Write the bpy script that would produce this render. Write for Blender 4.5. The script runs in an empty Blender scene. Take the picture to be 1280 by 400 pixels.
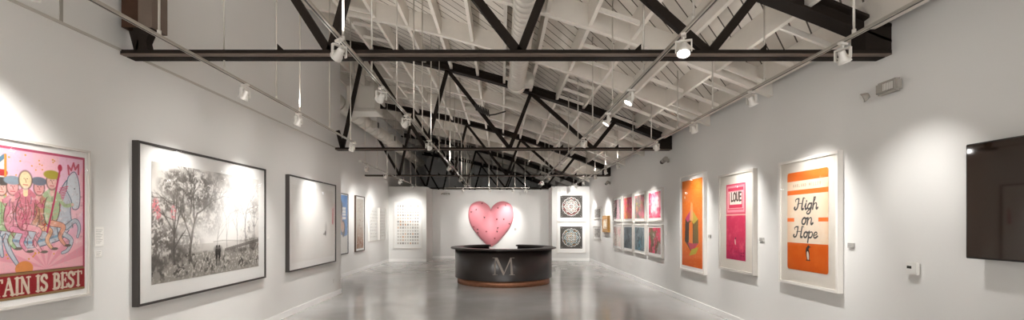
import bpy, bmesh, math, random
import numpy as np
from mathutils import Vector, Matrix
random.seed(7)
PI = math.pi
F = 580.0; VX = 627.0; VY = 279.0; H = 1.7
XR = 3.98; XL = -3.89; XF = -5.0
scn = bpy.context.scene
COL = scn.collection

# ------------------------------------------------------------ materials
MATS = {}
def lin(c): return c/12.92 if c <= .04045 else ((c+.055)/1.055)**2.4
def hexc(h): return tuple(lin(int(h[i:i+2], 16)/255) for i in (0, 2, 4)) + (1,)
def mat(name, col, rough=.6, metal=0., noise=0., nscale=8., spec=.5, bump=0., bscale=60., emis=None, estr=0.):
    if name in MATS: return MATS[name]
    m = bpy.data.materials.new(name); m.use_nodes = True
    nt = m.node_tree; b = nt.nodes['Principled BSDF']
    c = hexc(col) if isinstance(col, str) else col
    b.inputs['Base Color'].default_value = c
    b.inputs['Roughness'].default_value = rough
    b.inputs['Metallic'].default_value = metal
    b.inputs['Specular IOR Level'].default_value = spec
    tc = nt.nodes.new('ShaderNodeTexCoord')
    if noise > 0:
        n = nt.nodes.new('ShaderNodeTexNoise'); n.inputs['Scale'].default_value = nscale
        n.inputs['Detail'].default_value = 5
        nt.links.new(tc.outputs['Object'], n.inputs['Vector'])
        mx = nt.nodes.new('ShaderNodeMix'); mx.data_type = 'RGBA'
        mx.inputs['A'].default_value = tuple(x*(1-noise) for x in c[:3])+(1,)
        mx.inputs['B'].default_value = tuple(min(1, x*(1+noise)) for x in c[:3])+(1,)
        nt.links.new(n.outputs['Fac'], mx.inputs['Factor'])
        nt.links.new(mx.outputs['Result'], b.inputs['Base Color'])
    if bump > 0:
        n2 = nt.nodes.new('ShaderNodeTexNoise'); n2.inputs['Scale'].default_value = bscale
        nt.links.new(tc.outputs['Object'], n2.inputs['Vector'])
        bp = nt.nodes.new('ShaderNodeBump'); bp.inputs['Strength'].default_value = bump
        bp.inputs['Distance'].default_value = .01
        nt.links.new(n2.outputs['Fac'], bp.inputs['Height']); nt.links.new(bp.outputs['Normal'], b.inputs['Normal'])
    if emis:
        b.inputs['Emission Color'].default_value = hexc(emis); b.inputs['Emission Strength'].default_value = estr
    MATS[name] = m
    return m
M_wall = mat('wall_paint', 'dddbd7', .85, noise=.02, nscale=1.5, bump=.05, bscale=90)
M_trim = mat('trim_paint', 'f3f1ee', .5, noise=.02)
M_beam = mat('painted_timber', 'dbd4ca', .7, noise=.07, nscale=5, bump=.15, bscale=25)
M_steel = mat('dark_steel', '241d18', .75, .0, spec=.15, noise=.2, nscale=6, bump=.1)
M_steel2 = mat('dark_steel_lit', '6f6157', .65, .0, spec=.2, noise=.15, nscale=6)  # paler copy of the steel; light on the chord flange put into its colour
M_rust = mat('rusted_steel', '453024', .75, .0, spec=.2, noise=.35, nscale=9, bump=.2)
M_black = mat('black_frame_wood', '3a3532', .45, noise=.12, nscale=20)
M_brown = mat('brown_frame_wood', '4a3a2e', .45, noise=.15, nscale=20)
M_whitef = mat('white_frame_lacquer', 'e6e1da', .4, noise=.02)
M_greyf = mat('silver_frame_lacquer', 'c9c3bb', .4, noise=.03)
M_mat = mat('mat_board_paper', 'eeece8', .85, noise=.015, nscale=12)
M_mat2 = mat('aged_paper', 'e2dbd0', .85, noise=.06, nscale=6)
M_lamp = mat('white_fixture_metal', 'dcd7cf', .35, .1, noise=.02)
M_rail = mat('rail_aluminium', 'b8b1a6', .4, .4, noise=.03)
M_slot = mat('rail_slot', '3b3733', .6, noise=.05)
M_rod = mat('rod_zinc', 'c9c2b8', .45, .4, noise=.05)
M_lens = mat('lamp_lens', 'ffffff', .3, emis='fff4e4', estr=14.)
M_duct = mat('galvanised_duct', 'cfc9bf', .45, .25, noise=.05, nscale=4)
M_desk = mat('desk_lacquer', '2a2320', .33, .0, noise=.1, nscale=3)
M_deskin = mat('desk_inside', '241f1d', .5, noise=.1)
M_copper = mat('hammered_copper', 'a8765a', .5, .7, noise=.3, nscale=14, bump=.6, bscale=14)
M_emblem = mat('emblem_bronze', '8a8077', .45, .0, noise=.05)
M_pink = mat('heart_pink', 'd4838b', .45, noise=.05, nscale=2)
M_bug = mat('butterfly_dark', '3d2b1c', .7, noise=.4, nscale=80)
M_bug2 = mat('butterfly_red', '8a2a2a', .7, noise=.4, nscale=80)
M_gold = mat('gilt_frame', 'b98b4c', .4, .5, noise=.2, nscale=30)
M_plast = mat('white_plastic', 'dedbd5', .45, noise=.02)
M_gplast = mat('grey_plastic', '9c968d', .45, noise=.04)
M_lcd = mat('lcd_screen', '37352f', .2, noise=.05)
M_tvb = mat('tv_bezel', '15120f', .3, noise=.05)
M_screen = mat('tv_screen', '2e2118', .04, spec=1., noise=.02)
M_labelp = mat('label_card', 'efece6', .7, noise=.02)
M_gcard = mat('grey_label_block', 'b3afa9', .6, noise=.02)
M_ink = mat('label_ink', '77736d', .7, noise=.03)

def glass_mat():
    m = bpy.data.materials.new('picture_glass'); m.use_nodes = True
    nt = m.node_tree; nt.nodes.clear()
    o = nt.nodes.new('ShaderNodeOutputMaterial'); mx = nt.nodes.new('ShaderNodeMixShader')
    t = nt.nodes.new('ShaderNodeBsdfTransparent'); g = nt.nodes.new('ShaderNodeBsdfGlossy')
    g.inputs['Roughness'].default_value = .04
    f = nt.nodes.new('ShaderNodeFresnel'); f.inputs['IOR'].default_value = 1.45
    n = nt.nodes.new('ShaderNodeTexNoise'); n.inputs['Scale'].default_value = 2
    mp = nt.nodes.new('ShaderNodeMath'); mp.operation = 'MULTIPLY'; mp.inputs[1].default_value = .4
    nt.links.new(f.outputs[0], mp.inputs[0]); nt.links.new(mp.outputs[0], mx.inputs[0])
    nt.links.new(t.outputs[0], mx.inputs[1]); nt.links.new(g.outputs[0], mx.inputs[2])
    nt.links.new(mx.outputs[0], o.inputs[0])
    return m
M_glass = glass_mat()

def attr_mat():
    m = bpy.data.materials.new('printed_picture'); m.use_nodes = True
    nt = m.node_tree; b = nt.nodes['Principled BSDF']
    a = nt.nodes.new('ShaderNodeAttribute'); a.attribute_name = 'ink'
    nt.links.new(a.outputs['Color'], b.inputs['Base Color'])
    b.inputs['Roughness'].default_value = .7
    b.inputs['Specular IOR Level'].default_value = .3
    return m
M_print = attr_mat()

def floor_mat():
    m = bpy.data.materials.new('polished_concrete'); m.use_nodes = True
    nt = m.node_tree; b = nt.nodes['Principled BSDF']
    tc = nt.nodes.new('ShaderNodeTexCoord')
    n = nt.nodes.new('ShaderNodeTexNoise'); n.inputs['Scale'].default_value = .45; n.inputs['Detail'].default_value = 4
    n.inputs['Roughness'].default_value = .62
    nt.links.new(tc.outputs['Object'], n.inputs['Vector'])
    r = nt.nodes.new('ShaderNodeValToRGB')
    r.color_ramp.elements[0].position = .3; r.color_ramp.elements[0].color = hexc('a6a4a1')
    r.color_ramp.elements[1].position = .7; r.color_ramp.elements[1].color = hexc('bab8b5')
    nt.links.new(n.outputs['Fac'], r.inputs[0]); nt.links.new(r.outputs[0], b.inputs['Base Color'])
    n2 = nt.nodes.new('ShaderNodeTexNoise'); n2.inputs['Scale'].default_value = .9; n2.inputs['Detail'].default_value = 2
    nt.links.new(tc.outputs['Object'], n2.inputs['Vector'])
    mr = nt.nodes.new('ShaderNodeMapRange'); mr.inputs[1].default_value = .3; mr.inputs[2].default_value = .7
    mr.inputs[3].default_value = .10; mr.inputs[4].default_value = .22
    nt.links.new(n2.outputs['Fac'], mr.inputs[0]); nt.links.new(mr.outputs[0], b.inputs['Roughness'])
    bp = nt.nodes.new('ShaderNodeBump'); bp.inputs['Strength'].default_value = .0; bp.inputs['Distance'].default_value = .004
    nt.links.new(n2.outputs['Fac'], bp.inputs['Height']); nt.links.new(bp.outputs[0], b.inputs['Normal'])
    b.inputs['Specular IOR Level'].default_value = .6
    return m
M_floor = floor_mat()

def deck_mat():
    m = bpy.data.materials.new('diagonal_roof_boards'); m.use_nodes = True
    nt = m.node_tree; b = nt.nodes['Principled BSDF']
    tc = nt.nodes.new('ShaderNodeTexCoord'); sp = nt.nodes.new('ShaderNodeSeparateXYZ')
    nt.links.new(tc.outputs['Object'], sp.inputs[0])
    def math_(op, a, bb):
        n = nt.nodes.new('ShaderNodeMath'); n.operation = op
        for i, v in enumerate((a, bb)):
            if v is None: continue
            if isinstance(v, (int, float)): n.inputs[i].default_value = v
            else: nt.links.new(v, n.inputs[i])
        return n.outputs[0]
    d = math_('SUBTRACT', sp.outputs[0], sp.outputs[1])
    q = math_('MULTIPLY', d, 1/math.sqrt(2)/.19)
    fr = math_('FRACT', q, None)
    gap = math_('LESS_THAN', fr, .10)
    fl = math_('FLOOR', q, None)
    wn = nt.nodes.new('ShaderNodeTexWhiteNoise'); wn.noise_dimensions = '1D'; nt.links.new(fl, wn.inputs['W'])
    n = nt.nodes.new('ShaderNodeTexNoise'); n.inputs['Scale'].default_value = 3; n.inputs['Detail'].default_value = 5
    nt.links.new(tc.outputs['Object'], n.inputs['Vector'])
    s = math_('ADD', math_('MULTIPLY', wn.outputs[0], .5), math_('MULTIPLY', n.outputs['Fac'], .7))
    r = nt.nodes.new('ShaderNodeValToRGB')
    r.color_ramp.elements[0].position = .2; r.color_ramp.elements[0].color = hexc('c0b8ae')
    r.color_ramp.elements[1].position = .9; r.color_ramp.elements[1].color = hexc('ded7cd')
    nt.links.new(s, r.inputs[0])
    mx = nt.nodes.new('ShaderNodeMix'); mx.data_type = 'RGBA'
    nt.links.new(gap, mx.inputs['Factor']); nt.links.new(r.outputs[0], mx.inputs['A'])
    mx.inputs['B'].default_value = hexc('4d443a')
    nt.links.new(mx.outputs['Result'], b.inputs['Base Color'])
    b.inputs['Roughness'].default_value = .8
    return m
M_deck = deck_mat()

# ------------------------------------------------------------ mesh helpers
class MB:
    def __init__(s): s.bm = bmesh.new(); s.mats = []
    def mi(s, m):
        if m not in s.mats: s.mats.append(m)
        return s.mats.index(m)
    def face(s, pts, m, smooth=False):
        vs = [s.bm.verts.new(p) for p in pts]
        f = s.bm.faces.new(vs); f.material_index = s.mi(m); f.smooth = smooth; return f
    def box(s, x0, x1, y0, y1, z0, z1, m, bev=0):
        r = bmesh.ops.create_cube(s.bm, size=1)
        vs = r['verts']
        for v in vs:
            v.co = Vector((x0+(v.co.x+.5)*(x1-x0), y0+(v.co.y+.5)*(y1-y0), z0+(v.co.z+.5)*(z1-z0)))
        i = s.mi(m)
        fs = set(f for v in vs for f in v.link_faces)
        for f in fs: f.material_index = i
        if bev:
            es = set(e for v in vs for e in v.link_edges)
            bmesh.ops.bevel(s.bm, geom=list(es), offset=bev, segments=2, affect='EDGES', clamp_overlap=True)
    def bar(s, a, b, w, d, m, up=(0, 1, 0)):
        """box section from a to b; w across (perp. to up), d along up"""
        a = Vector(a); b = Vector(b); t = (b-a).normalized(); u = Vector(up)
        u = (u - t*u.dot(t)).normalized(); n = t.cross(u)
        vs = []
        for p in (a, b):
            for q, r in ((-1, -1), (1, -1), (1, 1), (-1, 1)):
                vs.append(s.bm.verts.new(p+n*w/2*q+u*d/2*r))
        i = s.mi(m)
        for q in ((3, 2, 1, 0), (4, 5, 6, 7), (0, 1, 5, 4), (1, 2, 6, 5), (2, 3, 7, 6), (3, 0, 4, 7)):
            f = s.bm.faces.new([vs[k] for k in q]); f.material_index = i
    def tube(s, pts, r, m, n=10, cap=True, radii=None):
        pts = [Vector(p) for p in pts]; rings = []; i = s.mi(m); prev = None
        for k, p in enumerate(pts):
            t = (pts[min(k+1, len(pts)-1)]-pts[max(k-1, 0)]).normalized()
            if prev is None:
                u = Vector((0, 0, 1)) if abs(t.z) < .9 else Vector((1, 0, 0))
            else: u = prev
            u = (u-t*u.dot(t)).normalized(); prev = u; w = t.cross(u)
            rr = radii[k] if radii else r
            rings.append([s.bm.verts.new(p+(u*math.cos(2*PI*j/n)+w*math.sin(2*PI*j/n))*rr) for j in range(n)])
        for k in range(len(rings)-1):
            for j in range(n):
                f = s.bm.faces.new([rings[k][j], rings[k][(j+1) % n], rings[k+1][(j+1) % n], rings[k+1][j]])
                f.material_index = i; f.smooth = True
        if cap:
            for rg in (rings[0], rings[-1]):
                f = s.bm.faces.new(rg); f.material_index = i
    def lathe(s, prof, m, n=24, c=(0, 0, 0), a0=0, a1=2*PI, smooth=True, caps=False):
        """prof: list of (r,z). revolve about z"""
        full = abs(a1-a0-2*PI) < 1e-6
        rings = []; i = s.mi(m); k = n if full else n+1
        for j in range(k):
            a = a0+(a1-a0)*j/n
            rings.append([s.bm.verts.new((c[0]+r*math.cos(a), c[1]+r*math.sin(a), c[2]+z)) for r, z in prof])
        for j in range(n):
            A = rings[j]; B = rings[(j+1) % k]
            for q in range(len(prof)-1):
                f = s.bm.faces.new([A[q], B[q], B[q+1], A[q+1]]); f.material_index = i; f.smooth = smooth
        if caps and not full:
            for R in (rings[0], rings[-1]):
                f = s.bm.faces.new(R); f.material_index = i
    def build(s, name, parent=None, loc=None, rot=None, fix=True):
        if fix: bmesh.ops.recalc_face_normals(s.bm, faces=s.bm.faces)
        me = bpy.data.meshes.new(name); s.bm.to_mesh(me); s.bm.free()
        for m in s.mats: me.materials.append(m)
        o = bpy.data.objects.new(name, me); COL.objects.link(o)
        if parent: o.parent = parent
        if loc: o.location = loc
        if rot: o.rotation_euler = rot
        return o
def tag(o, label, cat, group=None):
    o['label'] = label; o['category'] = cat
    if group: o['group'] = group
    return o
def thing(name, label, cat, loc=(0, 0, 0), rz=0, group=None):
    o = bpy.data.objects.new(name, None); o.empty_display_size = .1
    COL.objects.link(o); o.location = loc; o.rotation_euler = (0, 0, rz)
    return tag(o, label, cat, group)
def struct(o): o['kind'] = 'structure'; return o
def copy_tree(o, parent=None):
    c = o.copy(); COL.objects.link(c); c.parent = parent
    for ch in list(o.children): copy_tree(ch, c)
    return c

# ------------------------------------------------------------ roof profile
def zlow(x): return 4.95-.2896*x-.01596*x*x      # underside of the trusses' top chord
def zdeck(x): return zlow(x)+.36

YB, YE = -4.0, 31.0
# ------------------------------------------------------------ room shell
b = MB(); b.box(XF-.2, XR+.2, YB-.2, YE+.2, -.2, 0, M_floor); struct(b.build('floor'))
b = MB()
xs = [XF-.2+i*(XR+.2-XF+.2)/24 for i in range(25)]
top = []
for x in xs: top.append([(x, YB-.2, zdeck(x)), (x, YE+.2, zdeck(x))])
for i in range(24):
    for dz in (0, .1):
        b.face([(top[i][0][0], YB-.2, top[i][0][2]+dz), (top[i+1][0][0], YB-.2, top[i+1][0][2]+dz),
                (top[i+1][1][0], YE+.2, top[i+1][1][2]+dz), (top[i][1][0], YE+.2, top[i][1][2]+dz)], M_deck)
ceiling = struct(b.build('ceiling', fix=False))
TH = .2
b = MB(); b.box(XR, XR+TH, YB, YE, 0, zdeck(XR)+.05, M_wall); struct(b.build('wall_right'))
YC = F/51.6     # where the near left wall ends
b = MB()
b.box(XF-.05, XL, YB, YC, 0, 3.46, M_wall); b.box(XF-.05, XL-.02, YB, YC, 3.46, zdeck(XL)+.3, M_wall)
struct(b.build('wall_left'))
b = MB(); b.box(XF-TH, XF, YC-.3, YE, 0, zdeck(XF)+.05, M_wall); struct(b.build('wall_left_far'))
b = MB(); b.box(XF, XR, YE, YE+.2, 0, zdeck(XF)+.05, M_wall); struct(b.build('wall_end'))
# ledge cap (shadow line painted in darker) & seam on the near left wall
b = MB(); b.box(XL-.02, XL+.012, YB, YC, 3.455, 3.48, mat('ledge_shade', 'bcb6ad', .8, noise=.03)); struct(b.build('trim_1'))
b = MB(); b.box(XL-.02, XL-.012, 4.1, 4.13, 3.48, 5.9, M_gplast); struct(b.build('trim_2'))
# partitions across the back
PH = 3.32
YP1, YP2, YP3 = 20.57, 22.4, 21.0
b = MB()
b.box(XF, -3.33, YP1, YP1+.15, 0, PH, M_wall); b.box(-3.48, -3.33, YP1+.15, YP2+.15, 0, PH, M_wall)
struct(b.build('wall_back_left'))
b = MB(); b.box(-3.33, 2.28, YP2, YP2+.15, 0, PH, M_wall); struct(b.build('wall_back_middle'))
b = MB(); b.box(2.28, XR, YP3, YP3+.15, 0, PH+.05, M_wall); b.box(2.28, 2.43, YP3+.15, YP2+.15, 0, PH+.05, M_wall)
struct(b.build('wall_back_right'))
# front wall behind the camera; three unseen windows added to let in light
b = MB()
wins = [(-3.4, -1.2), (-.9, 1.3), (1.6, 3.7)]
xs = [XL] + [v for w in wins for v in w] + [XR]
for i in range(0, len(xs), 2): b.box(xs[i], xs[i+1], YB-.2, YB, 0, 5.6 if xs[i] < 0 else 4.6, M_wall)
for w0, w1 in wins:
    b.box(w0, w1, YB-.2, YB, 0, .25, M_wall); b.box(w0, w1, YB-.2, YB, 3.5, 6.3 if w0 < -2 else (5.6 if w0 < 0 else 4.9), M_wall)
struct(b.build('wall_front'))
for k, (w0, w1) in enumerate(wins):
    b = MB(); t = .06
    b.box(w0, w1, YB-.14, YB-.06, .25, .25+t, M_black); b.box(w0, w1, YB-.14, YB-.06, 3.5-t, 3.5, M_black)
    b.box(w0, w0+t, YB-.14, YB-.06, .25+t, 3.5-t, M_black); b.box(w1-t, w1, YB-.14, YB-.06, .25+t, 3.5-t, M_black)
    b.box((w0+w1)/2-t/2, (w0+w1)/2+t/2, YB-.14, YB-.06, .25+t, 3.5-t, M_black)
    w = struct(b.build('window_added_%d' % (k+1)))
    b = MB(); b.face([(w0, YB-.1, .25), (w1, YB-.1, .25), (w1, YB-.1, 3.5), (w0, YB-.1, 3.5)], M_glass); b.build('pane', w)
# baseboards
def baseb(name, x0, x1, y0, y1):
    b = MB(); b.box(x0, x1, y0, y1, 0, .12, M_trim, .004); struct(b.build(name))
baseb('baseboard_right', XR-.016, XR, YB, YP3)
baseb('baseboard_left', XL, XL+.016, YB, YC)
baseb('baseboard_left_far', XF, XF+.016, YC, YP1)
baseb('baseboard_back_left', XF, -3.33, YP1-.016, YP1)
baseb('baseboard_back_middle', -3.33, 2.28, YP2-.016, YP2)
baseb('baseboard_back_right', 2.28, XR, YP3-.016, YP3)

# roof framing, fixed parts of the ceiling
truss_Y = [4.83, 10.93, 17.03, 23.13, 29.2]
PX = [-4.9+.62*i for i in range(15)]
for x in PX:
    if x > XR-.05: continue
    b = MB(); z = zlow(x)
    b.box(x-.028, x+.028, YB, YE, z+.05, z+.365, M_beam); b.build('purlin', ceiling)
ry = 4.83-6.1
RY = []
while ry < YE:
    for k in (1, 2): RY.append(ry+6.1*k/3)
    ry += 6.1
for y in RY:
    if y > YE-.2: continue
    b = MB(); n = 20; i = b.mi(M_beam); ring = []
    for j in range(n+1):
        x = XF+(XR-XF)*j/n; z = zlow(x)+.02
        ring.append([b.bm.verts.new(p) for p in ((x, y-.05, z), (x, y+.05, z), (x, y+.05, z+.36), (x, y-.05, z+.36))])
    for j in range(n):
        for q in range(4):
            f = b.bm.faces.new([ring[j][q], ring[j][(q+1) % 4], ring[j+1][(q+1) % 4], ring[j+1][q]]); f.material_index = i
    b.bm.faces.new(ring[0]); b.bm.faces.new(ring[-1]); b.build('rafter', ceiling)
cnt = 0
def near(x): return min(range(len(PX)), key=lambda i: abs(PX[i]+.31-x))
for x, y0, y1, st in ((1.6, 5.1, 17, .62), (3.2, 5.3, 20, .68), (2.6, 8.0, 16, .9), (-2.7, 8, 16, .7), (.4, 9, 13, .8), (-.9, 11.4, 16.5, .8)):
    i = near(x); y = y0
    while y < y1:
        if min(abs(y-q) for q in RY) > .16 and min(abs(y-q) for q in truss_Y) > .2 and cnt < 98:
            xa, xb = PX[i]+.028, PX[i+1]-.028
            b = MB(); b.bar((xa, y, zlow(xa)+.085), (xb, y, zlow(xb)+.085), .06, .038, M_beam); b.build('bridging', ceiling); cnt += 1
        y += st

# ------------------------------------------------------------ trusses
tl = ['dark steel roof truss nearest the camera, crossing above the big tree picture',
      'dark steel roof truss second from the camera, meeting the left wall end',
      'dark steel roof truss third from the camera, above the reception desk',
      'dark steel roof truss just above and behind the heart wall',
      'farthest dark steel roof truss in the unlit space behind the heart wall']
for ti, Y in enumerate(truss_Y):
    x0 = XL+.001 if Y < YC else XF+.001
    x1 = XR-.001
    t = thing('roof_truss', tl[ti], 'roof truss', (0, Y, 3.42), 0, 'steel roof trusses')
    o = lambda z: z-3.42
    b = MB()
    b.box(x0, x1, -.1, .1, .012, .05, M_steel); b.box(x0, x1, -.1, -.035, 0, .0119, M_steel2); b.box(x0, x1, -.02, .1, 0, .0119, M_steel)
    b.build('bottom_chord', t)
    b = MB(); n = 12; i = b.mi(M_steel); ring = []
    for j in range(n+1):
        x = x0+(x1-x0)*j/n; z = o(zlow(x))
        pr = ((-.1, 0), (.1, 0), (.1, .025), (.03, .035), (.03, .15), (.1, .16), (.1, .19), (-.1, .19), (-.1, .16), (-.03, .15), (-.03, .035), (-.1, .025))
        ring.append([b.bm.verts.new((x, p[0], z+p[1])) for p in pr])
    for j in range(n):
        for q in range(12):
            f = b.bm.faces.new([ring[j][q], ring[j][(q+1) % 12], ring[j+1][(q+1) % 12], ring[j+1][q]]); f.material_index = i
    b.bm.faces.new(ring[0]); b.bm.faces.new(ring[-1]); b.build('top_chord', t)
    def web(a, c):
        b = MB(); b.bar(a, c, .085, .07, M_steel); b.build('web_member', t)
    zb = .04
    bx = [-3.75+1.97*k for k in range(4)]; tx = [v+.5 for v in bx]
    for k in range(4):
        web((bx[k], 0, zb), (tx[k], 0, o(zlow(tx[k]))+.02))
        if k < 3: web((tx[k], 0, o(zlow(tx[k]))+.02), (bx[k+1], 0, zb))
    # stub or full diagonal at left
    ax, az = -5.22, o(zlow(-5.22))
    xc = x0+.03; fr = (xc-bx[0])/(ax-bx[0])
    web((bx[0], 0, zb), (xc, 0, zb+(az-zb)*fr*(1 if Y > YC else 2.2)))
    b = MB(); b.box(XR-.27, XR-.001, -.1, .1, .05, o(zlow(XR-.27))+.05, M_steel, .004); b.build('end_post', t)
    for xg in (-2.33, -1.07, 1.45, 2.75, .19):
        b = MB(); s = 1 if xg > 0 else -1; w = .1
        pts = [(xg, -.06), (xg-s*w, -.06), (xg, -.06)]
        tri = [(xg, .05), (xg-s*w, .05), (xg, .145)]
        v0 = [b.bm.verts.new((p[0], -.015, p[1])) for p in tri]; v1 = [b.bm.verts.new((p[0], .0, p[1])) for p in tri]
        i = b.mi(M_steel)
        for f in ([v0, v1] + [[v0[k], v0[(k+1) % 3], v1[(k+1) % 3], v1[k]] for k in range(3)]):
            b.bm.faces.new(f).material_index = i
        b.build('stiffener_plate', t)
    if ti == 0:
        # rusted steel post section carried on the chord's left end
        p = thing('steel_post', 'rusted brown steel box post at the nearest truss, top left by the wall', 'post', (-3.86, Y, 3.47))
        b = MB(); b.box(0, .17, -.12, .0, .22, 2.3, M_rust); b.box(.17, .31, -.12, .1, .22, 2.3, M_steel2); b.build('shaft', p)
        b = MB()
        b.bm.faces.ensure_lookup_table()
        pr = [(.10, .22), (.30, .22), (.24, .08), (.26, 0), (.16, 0), (.17, .08)]
        v0 = [b.bm.verts.new((q[0], -.11, q[1])) for q in pr]; v1 = [b.bm.verts.new((q[0], -.02, q[1])) for q in pr]
        i = b.mi(M_steel)
        b.bm.faces.new(v0).material_index = i; b.bm.faces.new(v1).material_index = i
        for k in range(6): b.bm.faces.new([v0[k], v0[(k+1) % 6], v1[(k+1) % 6], v1[k]]).material_index = i
        b.build('bracket', p)
# coiled cable on second truss
b = MB(); pts = []
for k in range(150):
    a = k/150*2*PI*9; x = -.62+.34*k/150
    pts.append((x, 10.83+.06*math.cos(a), 4.42-.16*k/150+.07*math.sin(a)))
b.tube(pts, .013, M_slot, 6); b.tube([pts[-1], (-.15, 10.83, 4.24), (.05, 10.85, 4.3), (.1, 10.86, 4.32)], .018, M_slot, 6)
tag(b.build('cable_coil'), 'coiled dark cable tied to a diagonal of the second truss', 'cable')

# ------------------------------------------------------------ ducts
d = thing('spiral_duct', 'white round spiral duct above the desk running toward the camera', 'duct', (.33, 0, 4.72))
b = MB(); pts = []; rad = []
y = YB+.1
while y < 10.0:
    pts += [(0, y, 0), (0, y+.01, 0), (0, y+.14, 0), (0, y+.15, 0)]; rad += [.168, .175, .175, .168]; y += .16
b.tube(pts, .17, M_duct, 28, True, rad); b.build('pipe', d)
b = MB(); b.tube([(0, 10.0, 0), (0, 10.2, 0), (0, 10.28, -.02)], .17, M_duct, 28, True, [.2, .2, .17]); b.build('end_cap', d)
b = MB(); b.box(.14, .34, 9.7, 10.0, -.12, .1, M_duct, .01)
for k in range(5): b.box(.34, .345, 9.74, 9.96, -.09+.035*k, -.075+.035*k, M_slot)
b.build('air_register', d)
d = thing('round_duct', 'white round duct high over the left wall recess', 'duct', (-4.35, 12.3, 4.9))
b = MB(); pts = []; rad = []
y = 0
while y < 12: pts += [(0, y, 0), (0, y+.02, 0), (0, y+.58, 0), (0, y+.6, 0)]; rad += [.22, .205, .205, .22]; y += .6
b.tube(pts, .2, M_duct, 24, True, rad); b.build('pipe', d)
b = MB(); b.tube([(0, .0, 0), (-.02, -.2, .02), (-.05, -.35, .15), (-.05, -.4, .4), (-.05, -.4, .9)], .2, M_duct, 24); b.build('elbow', d)
for yy in (2.6, 5.0, 7.4):
    b = MB(); b.box(.17, .34, yy, yy+.3, -.14, .1, M_duct, .01); b.box(.34, .345, yy+.03, yy+.27, -.11, .07, M_slot); b.build('air_register', d)
b = MB(); b.box(-3.78, -3.1, 11.3, 11.85, 4.48, 5.05, M_duct, .01); b.box(-3.84, -3.04, 11.27, 11.9, 4.42, 4.479, M_duct, .01)
b.box(-3.7, -3.66, 11.5, 11.54, 5.05, zdeck(-3.68)-.01, M_rod); b.box(-3.2, -3.16, 11.5, 11.54, 5.05, zdeck(-3.18)-.01, M_rod)
tag(b.build('air_handler'), 'pale boxed air unit hung beside the left round duct', 'air unit')

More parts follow.
